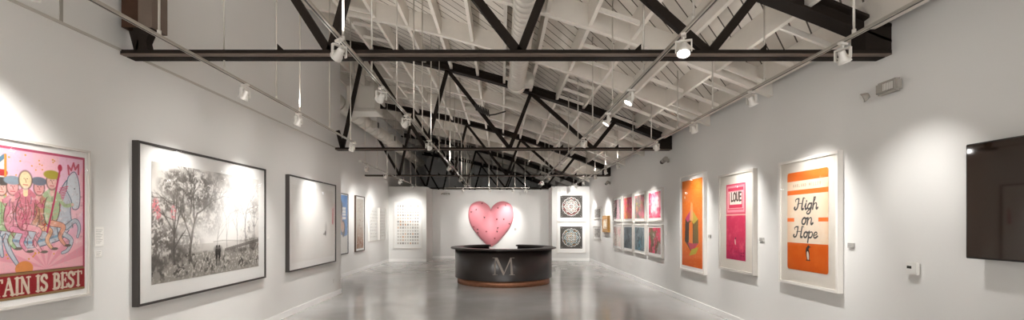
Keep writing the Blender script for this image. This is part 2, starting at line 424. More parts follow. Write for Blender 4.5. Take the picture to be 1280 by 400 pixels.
# ------------------------------------------------------------ raster canvas for printed pictures
class Ras:
    def __init__(s, w, h, res, bg):
        s.w, s.h, s.res = w, h, res
        s.nx = int(w*res)+1; s.ny = int(h*res)+1
        s.U, s.V = np.meshgrid(np.linspace(0, w, s.nx), np.linspace(0, h, s.ny))
        s.a = np.zeros((s.ny, s.nx, 3)); s.a[:] = s.c(bg)
    def c(s, h): return np.array([int(h[i:i+2], 16)/255 for i in (0, 2, 4)]) if isinstance(h, str) else np.array(h)
    def blend(s, m, col, al=1):
        m = np.clip(m, 0, 1)[..., None]*al; s.a = s.a*(1-m)+s.c(col)*m
    def ell(s, cx, cy, rx, ry, col, rot=0, al=1, soft=.06, mod=None):
        du, dv = s.U-cx, s.V-cy; c, q = math.cos(rot), math.sin(rot)
        d = np.sqrt(((du*c+dv*q)/rx)**2+((-du*q+dv*c)/ry)**2)
        m = np.clip((1-d)/soft+.5, 0, 1)
        if mod is not None: m = m*mod
        s.blend(m, col, al)
    def pm(s, pts):
        ins = np.zeros(s.U.shape, bool); n = len(pts)
        for i in range(n):
            x0, y0 = pts[i]; x1, y1 = pts[(i+1) % n]
            if y0 == y1: continue
            cr = ((y0 > s.V) != (y1 > s.V)) & (s.U < (x1-x0)*(s.V-y0)/(y1-y0)+x0)
            ins ^= cr
        return ins.astype(float)
    def poly(s, pts, col, al=1, mod=None):
        m = s.pm(pts)
        if mod is not None: m = m*mod
        s.blend(m, col, al)
    def rect(s, x0, y0, x1, y1, col, al=1): s.poly([(x0, y0), (x1, y0), (x1, y1), (x0, y1)], col, al)
    def stroke(s, pts, wd, col, al=1, w2=None):
        n = len(pts)-1; w2 = wd if w2 is None else w2
        for i in range(n):
            (x0, y0), (x1, y1) = pts[i], pts[i+1]
            wa = wd+(w2-wd)*i/n; wb = wd+(w2-wd)*(i+1)/n; W = max(wa, wb)+1.5/s.res
            i0 = max(0, int((min(x0, x1)-W)*s.res)); i1 = min(s.nx, int((max(x0, x1)+W)*s.res)+2)
            j0 = max(0, int((min(y0, y1)-W)*s.res)); j1 = min(s.ny, int((max(y0, y1)+W)*s.res)+2)
            if i1 <= i0 or j1 <= j0: continue
            U, V = s.U[j0:j1, i0:i1], s.V[j0:j1, i0:i1]
            dx, dy = x1-x0, y1-y0; L = dx*dx+dy*dy+1e-12
            t = np.clip(((U-x0)*dx+(V-y0)*dy)/L, 0, 1)
            d = np.hypot(U-x0-t*dx, V-y0-t*dy)
            m = np.clip(((wa+(wb-wa)*t)/2-d)*s.res+.5, 0, 1)[..., None]*al
            s.a[j0:j1, i0:i1] = s.a[j0:j1, i0:i1]*(1-m)+s.c(col)*m
    def noise(s, sc, seed, oct=4):
        r = np.random.RandomState(seed); out = np.zeros(s.U.shape); amp = 1; tot = 0
        for k in range(oct):
            nx = int(s.w*sc)+3; ny = int(s.h*sc)+3; g = r.rand(ny, nx)
            x = s.U*sc; y = s.V*sc; i = x.astype(int); j = y.astype(int); fx = x-i; fy = y-j
            fx = fx*fx*(3-2*fx); fy = fy*fy*(3-2*fy)
            out += amp*((g[j, i]*(1-fx)+g[j, i+1]*fx)*(1-fy)+(g[j+1, i]*(1-fx)+g[j+1, i+1]*fx)*fy)
            tot += amp; amp *= .55; sc *= 2
        return out/tot
    def build(s, name, parent, x0, z0, y):
        nx, ny = s.nx, s.ny
        me = bpy.data.meshes.new(name)
        co = np.zeros((ny*nx, 3), np.float32); co[:, 0] = x0+s.U.ravel(); co[:, 1] = y; co[:, 2] = z0+s.V.ravel()
        idx = np.arange(ny*nx).reshape(ny, nx)
        q = np.stack([idx[:-1, :-1], idx[:-1, 1:], idx[1:, 1:], idx[1:, :-1]], -1).reshape(-1, 4)
        me.vertices.add(ny*nx); me.vertices.foreach_set('co', co.ravel())
        me.loops.add(q.size); me.loops.foreach_set('vertex_index', q.ravel().astype(np.int32))
        me.polygons.add(len(q)); me.polygons.foreach_set('loop_start', np.arange(0, q.size, 4, dtype=np.int32))
        me.update(calc_edges=True)
        at = me.color_attributes.new('ink', 'FLOAT_COLOR', 'POINT')
        a = np.clip(s.a, 0, 1); l = np.where(a <= .04045, a/12.92, ((a+.055)/1.055)**2.4)
        rgba = np.ones((ny*nx, 4), np.float32); rgba[:, :3] = l.reshape(-1, 3)
        at.data.foreach_set('color', rgba.ravel())
        me.materials.append(M_print)
        o = bpy.data.objects.new(name, me); COL.objects.link(o); o.parent = parent
        return o

def smooth(pts, n=6):
    if len(pts) < 3: return pts
    P = [pts[0]]+list(pts)+[pts[-1]]; out = []
    for i in range(1, len(P)-2):
        for k in range(n):
            t = k/n; r = []
            for c in (0, 1):
                p0, p1, p2, p3 = P[i-1][c], P[i][c], P[i+1][c], P[i+2][c]
                r.append(.5*(2*p1+(p2-p0)*t+(2*p0-5*p1+4*p2-p3)*t*t+(3*p1-p0-3*p2+p3)*t**3))
            out.append(tuple(r))
    out.append(P[-2]); return out

# stroke letters: unit height; (width, [(kind, points)]), kind t thick, n thin, c curve thick
SER = {
 'T': (.72, [('t', [(.36, 0), (.36, 1)]), ('n', [(.02, .97), (.70, .97)]), ('n', [(.02, .97), (.02, .8)]), ('n', [(.70, .97), (.70, .8)]), ('n', [(.22, .02), (.5, .02)])]),
 'A': (.80, [('n', [(.08, 0), (.40, 1)]), ('t', [(.40, 1), (.70, 0)]), ('n', [(.2, .36), (.6, .36)]), ('n', [(0, .02), (.2, .02)]), ('n', [(.56, .02), (.82, .02)])]),
 'I': (.34, [('t', [(.17, 0), (.17, 1)]), ('n', [(.02, .98), (.32, .98)]), ('n', [(.02, .02), (.32, .02)])]),
 'N': (.82, [('n', [(.14, 0), (.14, 1)]), ('t', [(.14, 1), (.68, 0)]), ('n', [(.68, 0), (.68, 1)]), ('n', [(0, .98), (.2, .98)]), ('n', [(.54, .98), (.82, .98)]), ('n', [(.02, .02), (.27, .02)])]),
 'S': (.58, [('c', [(.50, .80), (.40, .96), (.22, .98), (.08, .85), (.10, .66), (.28, .53), (.46, .40), (.50, .20), (.36, .03), (.18, .02), (.05, .18)]), ('n', [(.50, .98), (.50, .74)]), ('n', [(.05, .02), (.05, .26)])]),
 'B': (.66, [('t', [(.16, 0), (.16, 1)]), ('c', [(.16, .98), (.40, .97), (.52, .84), (.48, .62), (.30, .54), (.16, .53)]), ('c', [(.30, .54), (.54, .48), (.60, .26), (.50, .06), (.34, .02), (.16, .02)]), ('n', [(.02, .98), (.2, .98)]), ('n', [(.02, .02), (.2, .02)])]),
 'E': (.62, [('t', [(.16, 0), (.16, 1)]), ('n', [(.02, .98), (.56, .98)]), ('n', [(.16, .52), (.44, .52)]), ('n', [(.02, .02), (.58, .02)]), ('n', [(.56, .98), (.56, .8)]), ('n', [(.58, .02), (.58, .22)]), ('n', [(.44, .62), (.44, .42)])]),
 'R': (.72, [('t', [(.16, 0), (.16, 1)]), ('c', [(.16, .98), (.40, .97), (.52, .82), (.48, .60), (.30, .52), (.16, .51)]), ('t', [(.34, .5), (.66, .02)]), ('n', [(.02, .98), (.2, .98)]), ('n', [(.02, .02), (.3, .02)])]),
 'L': (.5, [('t', [(.1, 0), (.1, 1)]), ('t', [(.1, .05), (.46, .05)])]),
 'O': (.6, [('c', [(.3, .98), (.1, .8), (.06, .5), (.1, .2), (.3, .02), (.5, .2), (.54, .5), (.5, .8), (.3, .98)])]),
 'V': (.6, [('t', [(.08, 1), (.09, .2), (.2, .04)]), ('t', [(.2, .04), (.45, .1), (.5, 1)])]),
 'e': (.5, [('t', [(.1, 0), (.1, 1)]), ('t', [(.1, .95), (.44, .95)]), ('t', [(.1, .5), (.4, .5)]), ('t', [(.1, .05), (.44, .05)])]),
 ' ': (.34, []),
}
def text(r, s, x, y, h, wt, col, sx=1, thin=.45, gap=.1):
    for ch in s:
        w, st = SER[ch]
        for k, pts in st:
            p = [(x+a*h*sx, y+b_*h) for a, b_ in pts]
            r.stroke(smooth(p) if k == 'c' else p, wt if k in 'tc' else wt*thin, col)
        x += (w+gap)*h*sx
    return x
def textw(s, h, sx=1, gap=.1): return sum((SER[c][0]+gap)*h*sx for c in s)-gap*h*sx
# copperplate letters (x-height .5, slanted when drawn): (width,[(w0,w1,pts)])
SCR = {
 'H': (.95, [(.10, .10, [(.30, .98), (.30, .5), (.24, .12), (.08, .0), (-.05, .12), (0, .22)]), (.10, .12, [(.72, 1.0), (.70, .5), (.70, .08), (.78, .0), (.86, .05)]),
            (.04, .04, [(.22, .5), (.5, .55), (.72, .5)]), (.04, .08, [(.02, .72), (-.04, .86), (.1, .98), (.30, .97)]), (.05, .03, [(.72, 1.0), (.82, 1.02), (.9, .95)])]),
 'i': (.26, [(.03, .10, [(-.02, .2), (.1, .5)]), (.11, .10, [(.1, .5), (.1, .1), (.16, 0), (.28, .1)]), (.10, .10, [(.12, .70), (.12, .74)])]),
 'g': (.46, [(.09, .09, [(.36, .44), (.22, .52), (.08, .38), (.06, .16), (.16, .02), (.3, .1), (.38, .3)]), (.11, .05, [(.38, .5), (.38, .1), (.34, -.28), (.2, -.42), (.04, -.34), (.1, -.18), (.44, .1)])]),
 'h': (.46, [(.11, .11, [(.08, 1.0), (.08, 0)]), (.04, .11, [(.08, .2), (.18, .44), (.30, .52), (.38, .4), (.38, .1), (.44, 0), (.52, .1)]), (.04, .04, [(.08, 1.0), (.2, 1.04), (.18, .8), (.08, .6)])]),
 'o': (.46, [(.10, .10, [(.24, .52), (.1, .42), (.06, .2), (.14, .03), (.28, .02), (.38, .2), (.36, .42), (.24, .52), (.34, .46), (.5, .48)])]),
 'n': (.54, [(.11, .11, [(.08, .5), (.08, 0)]), (.04, .11, [(.08, .2), (.2, .46), (.32, .52), (.40, .4), (.40, .1), (.46, 0), (.56, .1)])]),
 'p': (.50, [(.11, .11, [(.08, .56), (.08, -.42)]), (.05, .10, [(.08, .3), (.2, .5), (.36, .5), (.42, .3), (.36, .06), (.2, .0), (.08, .1)])]),
 'e': (.42, [(.05, .10, [(.06, .22), (.3, .3), (.32, .46), (.2, .52), (.07, .38), (.06, .14), (.18, 0), (.3, .04), (.42, .16)])]),
}
def script(r, s, cx, y, h, col, slant=.22, bold=1., sx=1.):
    W = sum(SCR[c][0] for c in s)*h*sx; x = cx-W/2
    for ch in s:
        w, st = SCR[ch]
        for w0, w1, pts in st:
            p = smooth([(x+a*h*sx+b_*h*slant, y+b_*h) for a, b_ in pts], 5)
            r.stroke(p, w0*h*bold, col, 1, w1*h*bold)
        x += w*h*sx

# ------------------------------------------------------------ framed picture builder
def picture(name, label, wall, c, z0, w, h, dep, fw, mf, art=None, rect=None, board=M_mat, group=None, cat='picture', glass=True, recess=.02, mside=None):
    """wall: 'L','F','R' or a number (Y of a wall facing the camera). c = centre along the wall"""
    if wall == 'L': loc, rz = (XL, c, z0), PI/2
    elif wall == 'F': loc, rz = (XF, c, z0), PI/2
    elif wall == 'R': loc, rz = (XR, c, z0), -PI/2
    else: loc, rz = (c, wall, z0), 0
    t = thing(name, label, cat, loc, rz, group)
    b = MB(); X = w/2
    def bar(pts):   # mitred bar, pts in (x,z): outer0, outer1, inner1, inner0
        f0 = [b.bm.verts.new((p[0], -dep, p[1])) for p in pts]; f1 = [b.bm.verts.new((p[0], -.002, p[1])) for p in pts]
        i = b.mi(mf)
        for q in [f0, f1]+[[f0[k], f0[(k+1) % 4], f1[(k+1) % 4], f1[k]] for k in range(4)]: b.bm.faces.new(q).material_index = i
    bar([(-X, 0), (X, 0), (X-fw, fw), (-X+fw, fw)]); bar([(-X, h), (X, h), (X-fw, h-fw), (-X+fw, h-fw)])
    bar([(-X, 0), (-X, h), (-X+fw, h-fw), (-X+fw, fw)]); bar([(X, 0), (X, h), (X-fw, h-fw), (X-fw, fw)])
    b.build('frame', t)
    b = MB(); yb = -dep+recess
    b.box(-X+fw*.9, X-fw*.9, yb, yb+.01, fw*.9, h-fw*.9, board); b.build('mat_board', t)
    if art is not None: art.build('print', t, rect[0]-X, rect[1], yb-.003)
    if glass:
        b = MB(); b.face([(-X+fw*.9, -dep+.004, fw*.9), (X-fw*.9, -dep+.004, fw*.9), (X-fw*.9, -dep+.004, h-fw*.9), (-X+fw*.9, -dep+.004, h-fw*.9)], M_glass)
        b.build('glazing', t)
    return t

# --- 1 big misty tree landscape (left wall)
def art_trees():
    w, h = 2.24, 1.36
    r = Ras(w, h, 150, 'cfcac3')
    U, V = r.U, r.V
    n1 = r.noise(2.2, 1, 5); n2 = r.noise(14, 2, 4); n3 = r.noise(45, 3, 3)
    # cloudy sky, bright to the right of middle
    r.a[:] = r.c('dad5ce')
    r.blend((n1-.45)*2.2, 'a39d95')
    r.ell(1.5, 1.0, .75, .55, 'fbf8f4', al=1, soft=.8)
    r.ell(1.1, .62, .7, .35, 'f6f3ee', al=.9, soft=.9)
    r.ell(.35, .95, .35, .35, 'b7b1a9', al=.5, soft=.9)
    r.ell(1.42, 1.30, .28, .16, '5d5750', rot=-.5, al=.9, soft=.7, mod=np.clip(n2*1.6, 0, 1))
    # distant hill line
    r.rect(0, .3, w, .42, 'b3ada5', .55); r.stroke([(1.1, .43), (1.3, .44), (1.8, .42), (2.24, .45)], .02, '8e8880', .6)
    # foreground
    gm = np.clip((.33-V+.05*(n1-.5))*30, 0, 1); r.blend(gm, '8d877f'); r.blend(gm*np.clip((n2-.5)*6, 0, 1), '3f3a35'); r.blend(gm*np.clip((n3-.55)*8, 0, 1), 'cbc5bc')
    r.blend(np.clip((.09-V)*14, 0, 1)*n2, '9b958d')
    for cx, cy, rx, ry in ((.12, .38, .2, .16), (.05, .6, .16, .22), (.4, .3, .16, .1), (.1, .2, .16, .08), (.3, .5, .12, .16), (2.1, .33, .16, .06), (1.6, .3, .3, .04)):
        r.ell(cx, cy, rx, ry, '4a443f', al=.8, soft=.6, mod=np.clip((n2*.6+n3*.5-.42)*6, 0, 1))
    # wall line at right
    r.poly([(1.35, .33), (2.24, .44), (2.24, .39), (1.35, .29)], '453f3a', .75)
    rnd = random.Random(4)
    def tree(x, y, a, L, wd, dep, col, al):
        pts = [(x, y)]; 
        for k in range(5):
            a += rnd.uniform(-.14, .14); x += math.cos(a)*L/5; y += math.sin(a)*L/5; pts.append((x, y))
        r.stroke(pts, wd, col, al, wd*.65)
        if dep == 0: return
        for k in range(rnd.choice((2, 3, 3))):
            p = pts[rnd.randint(2, 5)]
            tree(p[0], p[1], a+rnd.uniform(-.95, .95), L*rnd.uniform(.5, .8), wd*.55, dep-1, col, al)
    def crown(cx, cy, rx, ry, al, s=0):
        nn = np.roll(n2, s, 1); mm = np.roll(n3, s*2, 0)
        r.ell(cx, cy, rx, ry, '403a35', al=al*.95, soft=.8, mod=np.clip((nn*.6+mm*.5-.47)*6, 0, 1))
    tree(.62, .2, 1.58, .62, .045, 4, '4a443e', .8)
    tree(.64, .8, 1.5, .36, .02, 4, '4a443e', .7)
    tree(.36, .2, 1.62, .42, .035, 2, '443e39', .85)
    tree(.36, .55, 2.05, .35, .018, 3, '443e39', .8); tree(.36, .55, 1.25, .35, .018, 3, '443e39', .8)
    for a in ((.75, 1.1, .45, .22, .95, 0), (.35, 1.12, .22, .12, .9, 9), (.95, .95, .33, .12, .8, 20), (.3, .88, .35, .09, .8, 31), (.62, .72, .3, .1, .6, 40),
              (1.05, .75, .2, .2, .55, 50), (.5, 1.25, .3, .06, .8, 60), (.1, .72, .15, .1, .8, 70), (.55, .45, .28, .14, .5, 12)): crown(*a)
    for x in (1.18, 1.40, 1.66): tree(x, .28, 1.57, .45, .014, 2, '5d5751', .7)
    tree(1.88, .3, 1.55, .42, .022, 4, '4c4641', .8); tree(2.12, .3, 1.55, .5, .016, 4, '6a645e', .7); tree(1.66, .5, 1.6, .4, .012, 3, '77716b', .6)
    crown(1.95, .62, .2, .08, .6, 5); crown(2.1, .9, .14, .16, .45, 15); crown(1.95, .42, .22, .09, .5, 25); crown(1.62, .85, .06, .2, .35, 35)
    r.ell(1.5, .95, .55, .5, 'fbf8f4', al=.55, soft=.9); r.ell(1.0, .6, .4, .2, 'f6f3ee', al=.4, soft=.9); r.a = r.a*.86+.14*r.c('d9d4cd')
    # pink blossom
    for cx, cy, s in ((.06, .86, 1), (.10, .78, .8), (.34, .80, .9)):
        r.ell(cx, cy, .05*s, .09*s, 'cf7f83', soft=.5, mod=np.clip((n3-.38)*6, 0, 1))
    # two figures
    for fx, hh in ((1.165, .40), (1.225, .42)):
        r.poly([(fx-.022, .2), (fx-.03, .31), (fx-.02, .34), (fx+.02, .34), (fx+.03, .31), (fx+.02, .2)], '2e2925')
        r.ell(fx, .365, .015, .02, '2e2925'); r.stroke([(fx-.01, .2), (fx-.012, .11)], .014, '2e2925'); r.stroke([(fx+.012, .2), (fx+.012, .11)], .014, '2e2925')
    r.ell(1.195, .33, .085, .045, '4d4743', soft=.7, al=.6)
    return r
A1 = art_trees()
picture('framed_landscape_picture', 'large black-framed grey misty picture of trees with two small figures, left wall', 'L', 6.205, .817, 2.65, 1.757, .07, .024, M_black, A1, (.205, .205))
# --- 2 near-empty white picture
def art_white():
    r = Ras(2.1, 1.45, 70, 'e9e6e1'); n = r.noise(3, 5)
    r.blend((n-.5)*.5, 'd8d4ce')
    r.ell(1.62, .52, .035, .05, '4a4742', soft=.6); r.ell(1.66, .6, .06, .14, 'a8a39d', al=.4, soft=.9); r.ell(1.55, .5, .06, .02, '8a857e', al=.6)
    r.poly([(2.02, .72), (2.1, .7), (2.1, 1.1), (2.05, 1.05)], 'd88a90', .8)
    r.ell(.25, .6, .07, .2, 'dedad5', al=.8, soft=.8)
    return r
picture('framed_pale_picture', 'black-framed almost empty white picture with a faint pink mark, left wall', 'L', 9.53, .815, 2.38, 1.765, .07, .024, M_black, art_white(), (.14, .15))
# --- 3 pink fairground poster, generic figures
def art_pink():
    w, h = 1.16, 1.20
    r = Ras(w, h, 330, 'eab9c2'); U, V = r.U, r.V
    n = r.noise(8, 8); n3 = r.noise(60, 9, 3)
    # rays
    ang = np.arctan2(V-.22, U-.8)
    ray = (np.floor(ang/(PI/13)) % 2)
    low = np.clip((.6-V)*4, 0, 1)
    r.blend(ray*np.clip((V-.2)*6, 0, 1)*.6, 'd9b3cc'); r.blend(low*ray*.8, 'dd8f98'); r.blend(low*(1-ray)*.6, 'e6a3a8')
    r.blend(np.clip(n3-.5, 0, 1)*.9, 'f7dfe2')
    rnd = random.Random(3)
    # flag at upper left of what is visible
    X0 = .30
    def q(px, py):  # photo pixels (of the visible part) to canvas metres
        s = (VX-px)/3.83; return (F/s-3.11, 1.7+(VY-py)/s-1.10)
    for k in range(70):
        x, y = rnd.uniform(.3, .95), rnd.uniform(.3, 1.15)
        r.ell(x, y, .007, .007, 'd99a3c')
    # flag block
    r.rect(.22, .86, .47, 1.12, 'e9d9cf'); r.stroke([(.22, .86), (.47, 1.12)], .03, '5b7f94'); r.stroke([(.22, 1.12), (.47, .86)], .03, '5b7f94')
    r.stroke([(.22, .99), (.47, .99)], .05, 'b93a3a'); r.stroke([(.35, .86), (.35, 1.12)], .04, 'd98c3a')
    r.stroke([(.478, .75), (.478, 1.13)], .018, 'd98c3a')
    # carousel horse: body, neck, head, legs (generic)
    hs, ol, bl = 'b9bfc6', '5c6c7c', '7f9db3'
    B = [q(0, 296), q(14, 308), q(40, 310), q(62, 305), q(80, 297), q(90, 280), q(86, 262), q(70, 268), q(40, 278), q(10, 278)]
    r.poly(B, hs); r.stroke(smooth(B+[B[0]], 4), .008, ol)
    r.stroke(smooth([q(14, 300), q(40, 303), q(62, 298), q(76, 294)]), .02, bl)
    N = [q(74, 296), q(70, 262), q(75, 242), q(84, 226), q(92, 226), q(96, 238), q(91, 252), q(89, 265), q(92, 284)]
    r.poly(N, hs); r.stroke(smooth(N, 4), .008, ol)
    Hd = [q(84, 238), q(86, 222), q(94, 215), q(99, 226), q(101, 246), q(99, 260), q(92, 261), q(90, 250)]
    r.poly(Hd, 'ccd0d4'); r.stroke(smooth(Hd+[Hd[0]], 4), .007, ol); r.ell(*q(94, 236), .006, .006, '4a4a4a')
    for leg in ([q(84, 284), q(95, 276), q(100, 284), q(98, 296)], [q(80, 292), q(90, 300), q(86, 312), q(79, 316)],
                [q(8, 296), q(12, 312), q(20, 326), q(27, 336)], [q(0, 298), q(2, 312), q(4, 320)]):
        L = smooth(leg, 5); r.stroke(L, .05, ol, 1, .026); r.stroke(L, .038, hs, 1, .016)
    # mane, red strands
    for k in range(14):
        a = q(86-k*.8, 233+k*2.2); r.stroke([a, (a[0]-.07, a[1]-.02)], .007, 'c2415a')
    r.stroke([q(87, 218), q(86, 207), q(90, 213), q(93, 204), q(95, 212), q(99, 206), q(99, 218)], .016, 'c05a6a')
    # orange saddle strip
    r.stroke(smooth([q(6, 280), q(30, 284), q(52, 282), q(70, 272)]), .028, 'd9672f'); r.stroke(smooth([q(6, 283), q(30, 287), q(52, 285)]), .01, 'b93048')
    # riders, generic: torso, head, hat, arm, leg
    def rider(px, py, bodyc, headc, hat, legc, lean=0, sc=1.):
        x, y = q(px, py)
        tor = [(x-.05*sc, y-.18*sc), (x-.055*sc, y), (x, y+.03*sc), (x+.055*sc, y), (x+.05*sc, y-.18*sc)]
        dk_ = '5f4640'
        r.ell(x, y-.085*sc, .05*sc, .105*sc, dk_, rot=-.12); r.ell(x, y-.085*sc, .045*sc, .10*sc, bodyc, rot=-.12)
        r.stroke(smooth([(x-.04*sc, y-.01), (x, y+.022*sc), (x+.04*sc, y-.01)]), .03*sc, bodyc); r.stroke([(x, y), (x+.004, y-.15*sc)], .005, dk_, .8)
        for q_ in (.04, .075, .11, .14): r.stroke(smooth([(x-.035*sc, y-q_*sc), (x, y-(q_+.012)*sc), (x+.035*sc, y-q_*sc)]), .004, legc, .8)
        r.stroke([(x+lean, y+.06*sc), (x, y+.0)], .024*sc, headc)
        r.ell(x+lean, y+.075*sc, .036*sc, .05*sc, '5f4640', soft=.2); r.ell(x+lean, y+.075*sc, .031*sc, .045*sc, headc, soft=.2); r.stroke([(x+lean-.002, y+.08*sc), (x+lean+.006, y+.062*sc)], .004, '8a4a44'); r.stroke([(x+lean-.012*sc, y+.05*sc), (x+lean+.012*sc, y+.05*sc)], .005, 'b23a4e')
        r.ell(x+lean-.012, y+.082*sc, .004, .004, '443'*2); r.ell(x+lean+.014, y+.082*sc, .004, .004, '443'*2)
        if hat: r.ell(x+lean, y+.115*sc, .05*sc, .026*sc, hat, soft=.2)
        r.stroke(smooth([(x+.04*sc, y-.02), (x+.08*sc, y-.09), (x+.13*sc, y-.08)]), .022*sc, bodyc); r.ell(x+.13*sc, y-.08, .014, .012, headc)
        lg = smooth([(x, y-.17*sc), (x+.07*sc, y-.19*sc), (x+.05*sc, y-.25*sc), (x+.08*sc, y-.30*sc)])
        r.stroke(lg, .04*sc, '6b4a44', 1, .028); r.stroke(lg, .034*sc, legc, 1, .02); r.ell(x+.10*sc, y-.305*sc, .03, .012, '6a6258', soft=.3)
    rider(3, 250, '9db98a', 'e0b6a8', '55504c', '9db98a', 0, 1.25)
    rider(17, 250, 'cf8d98', 'dca3a0', '8c9aa4', 'd98fa4', 0, 1.35)
    rider(50, 250, 'b98a70', 'dba09c', '6f7580', 'e0b08c', 0, 1.35)
    rider(33, 243, 'c97a86', 'e6cfa4', None, 'e0a0a8', 0, 1.55)
    rider(66, 243, 'a3b68e', 'dcb0a6', 'a89a3e', 'd9a088', 0, 1.45)
    for k in range(9): r.stroke(smooth([q(26+k*3.2, 250+(k % 3)*8), q(28+k*3.2, 262+(k % 3)*6), q(25+k*3.2, 274)]), .006, ['8a4a4a', '6f5a4a', 'b94a68'][k % 3], .8)
    nb = r.noise(25, 77, 3); band = ((r.V > .38) & (r.V < .9)).astype(float)
    r.blend(band*np.clip((nb-.62)*5, 0, 1), '7a5a52', .35); r.blend(band*np.clip((.38-nb)*6, 0, 1), 'f0dcd8', .5)
    for k in range(60):
        x, y = rnd.uniform(.3, .8), rnd.uniform(.45, .85); r.stroke(smooth([(x, y), (x+rnd.uniform(-.02, .02), y-.03), (x+rnd.uniform(-.03, .03), y-.06)]), .005, rnd.choice(['8a4a4a', '5f6a74', 'a8345a', '6f5a4a']), .7)
    # torch-like pole with red end
    r.stroke([q(60, 290), q(68, 255), q(76, 212)], .016, 'b23a5e'); r.ell(*q(76, 210), .02, .03, 'b23a4e', soft=.2)
    # orange sun at the lower edge
    r.ell(.62, .235, .07, .06, 'd98c4e')
    # borders and letter band
    r.rect(0, 0, w, .205, '8e1a20'); r.rect(0, .185, w, .205, '8c7048'); r.rect(0, 0, w, .02, '8c7048'); r.rect(0, .205, w, .212, '5b3a2c')
    W = textw('BRITAIN IS BEST', .13, .75, .07)
    text(r, 'BRITAIN IS BEST', w-.03-W, .036, .13, .022, 'd6c7b2', .75, .6, .07)
    r.stroke([(w-.006, .21), (w-.006, h)], .024, 'a83a52'); r.stroke([(0, h-.008), (w, h-.008)], .026, 'b5506a'); r.stroke([(.006, .21), (.006, h)], .024, 'a83a52')
    r.blend(np.clip((n3-.5)*2, 0, 1)*.25, '8a5a5a')
    return r
picture('framed_fairground_poster', 'pink poster with carousel riders above a red BRITAIN IS BEST band, left wall', 'L', 3.69, 1.03, 1.25, 1.34, .07, .02, M_greyf, art_pink(), (.045, .07))
# --- 4 orange book-cover style print, right wall
def art_high():
    w, h = .80, 1.30
    r = Ras(w, h, 260, 'f0dcc4'); n = r.noise(7, 12); n3 = r.noise(40, 13, 3)
    r.blend(np.clip(np.abs(r.U-w/2)/(w/2)-.55, 0, 1)*1.3, 'e8b88a', .8); r.blend(np.clip((n-.5)*1.5, 0, 1), 'f6ead8')
    og = 'f0762c'
    r.rect(0, 1.18, w, h, og); r.rect(0, 1.0, w, 1.06, og); r.rect(0, 0, w, .36, 'd9600f')
    r.blend(np.clip((n-.42)*2, 0, 1)*((r.V < .36)+(r.V > 1.18)), 'e87a2c', .6); r.blend(np.clip((.1-r.V)*9, 0, 1)*n, 'b94f0c', .8)
    r.rect(0, .64, .15, .69, og); r.rect(w-.18, .64, w, .69, og)
    # faint worn author line
    rnd = random.Random(5); x = .13
    text_pts = 'HARLAND MILLER'
    for ch in text_pts:
        if ch != ' ':
            strokes = {'H': [((0, 0), (0, 1)), ((.6, 0), (.6, 1)), ((0, .5), (.6, .5))], 'A': [((0, 0), (.3, 1)), ((.3, 1), (.6, 0)), ((.15, .4), (.45, .4))],
                       'R': [((0, 0), (0, 1)), ((0, 1), (.5, .8)), ((.5, .8), (0, .5)), ((0, .5), (.6, 0))], 'L': [((0, 0), (0, 1)), ((0, 0), (.5, 0))],
                       'N': [((0, 0), (0, 1)), ((0, 1), (.6, 0)), ((.6, 0), (.6, 1))], 'D': [((0, 0), (0, 1)), ((0, 1), (.5, .7)), ((.5, .7), (.5, .3)), ((.5, .3), (0, 0))],
                       'M': [((0, 0), (0, 1)), ((0, 1), (.35, .3)), ((.35, .3), (.7, 1)), ((.7, 1), (.7, 0))], 'I': [((.2, 0), (.2, 1))],
                       'E': [((0, 0), (0, 1)), ((0, 0), (.5, 0)), ((0, .5), (.4, .5)), ((0, 1), (.5, 1))]}[ch]
            for (a, b_), (c, d) in strokes: r.stroke([(x+a*.03, 1.10+b_*.036), (x+c*.03, 1.10+d*.036)], .007, 'a88f74', .75)
        x += .04
    ink = '4a4744'
    script(r, 'High', .375, .80, .145, ink, bold=1.6, sx=1.42); script(r, 'on', .40, .605, .165, ink, bold=1.45, sx=1.35); script(r, 'Hope', .37, .435, .14, ink, bold=1.6, sx=1.42)
    # small upright bird mark
    r.ell(.42, .23, .035, .085, '3a3431', rot=.15); r.ell(.425, .205, .02, .055, 'e9dccb', rot=.15); r.ell(.435, .315, .022, .022, '3a3431'); r.stroke([(.44, .32), (.475, .315)], .01, '3a3431')
    r.ell(.405, .145, .02, .008, '3a3431'); r.ell(.45, .145, .02, .008, '3a3431')
    # rounded, worn corners
    for cx, cy in ((0, 0), (w, 0), (0, h), (w, h)):
        sx = 1 if cx == 0 else -1; sy = 1 if cy == 0 else -1; R = .04
        m = ((r.U-cx)*sx < R) & ((r.V-cy)*sy < R) & (np.hypot((r.U-cx)*sx-R, (r.V-cy)*sy-R) > R)
        r.blend(m.astype(float), 'd9cfc2')
    return r
picture('framed_book_cover_print', 'white-framed orange and cream print lettered High on Hope, right wall', 'R', 5.975, .88, 1.15, 1.67, .07, .035, M_whitef, art_high(), (.175, .2), M_mat2)
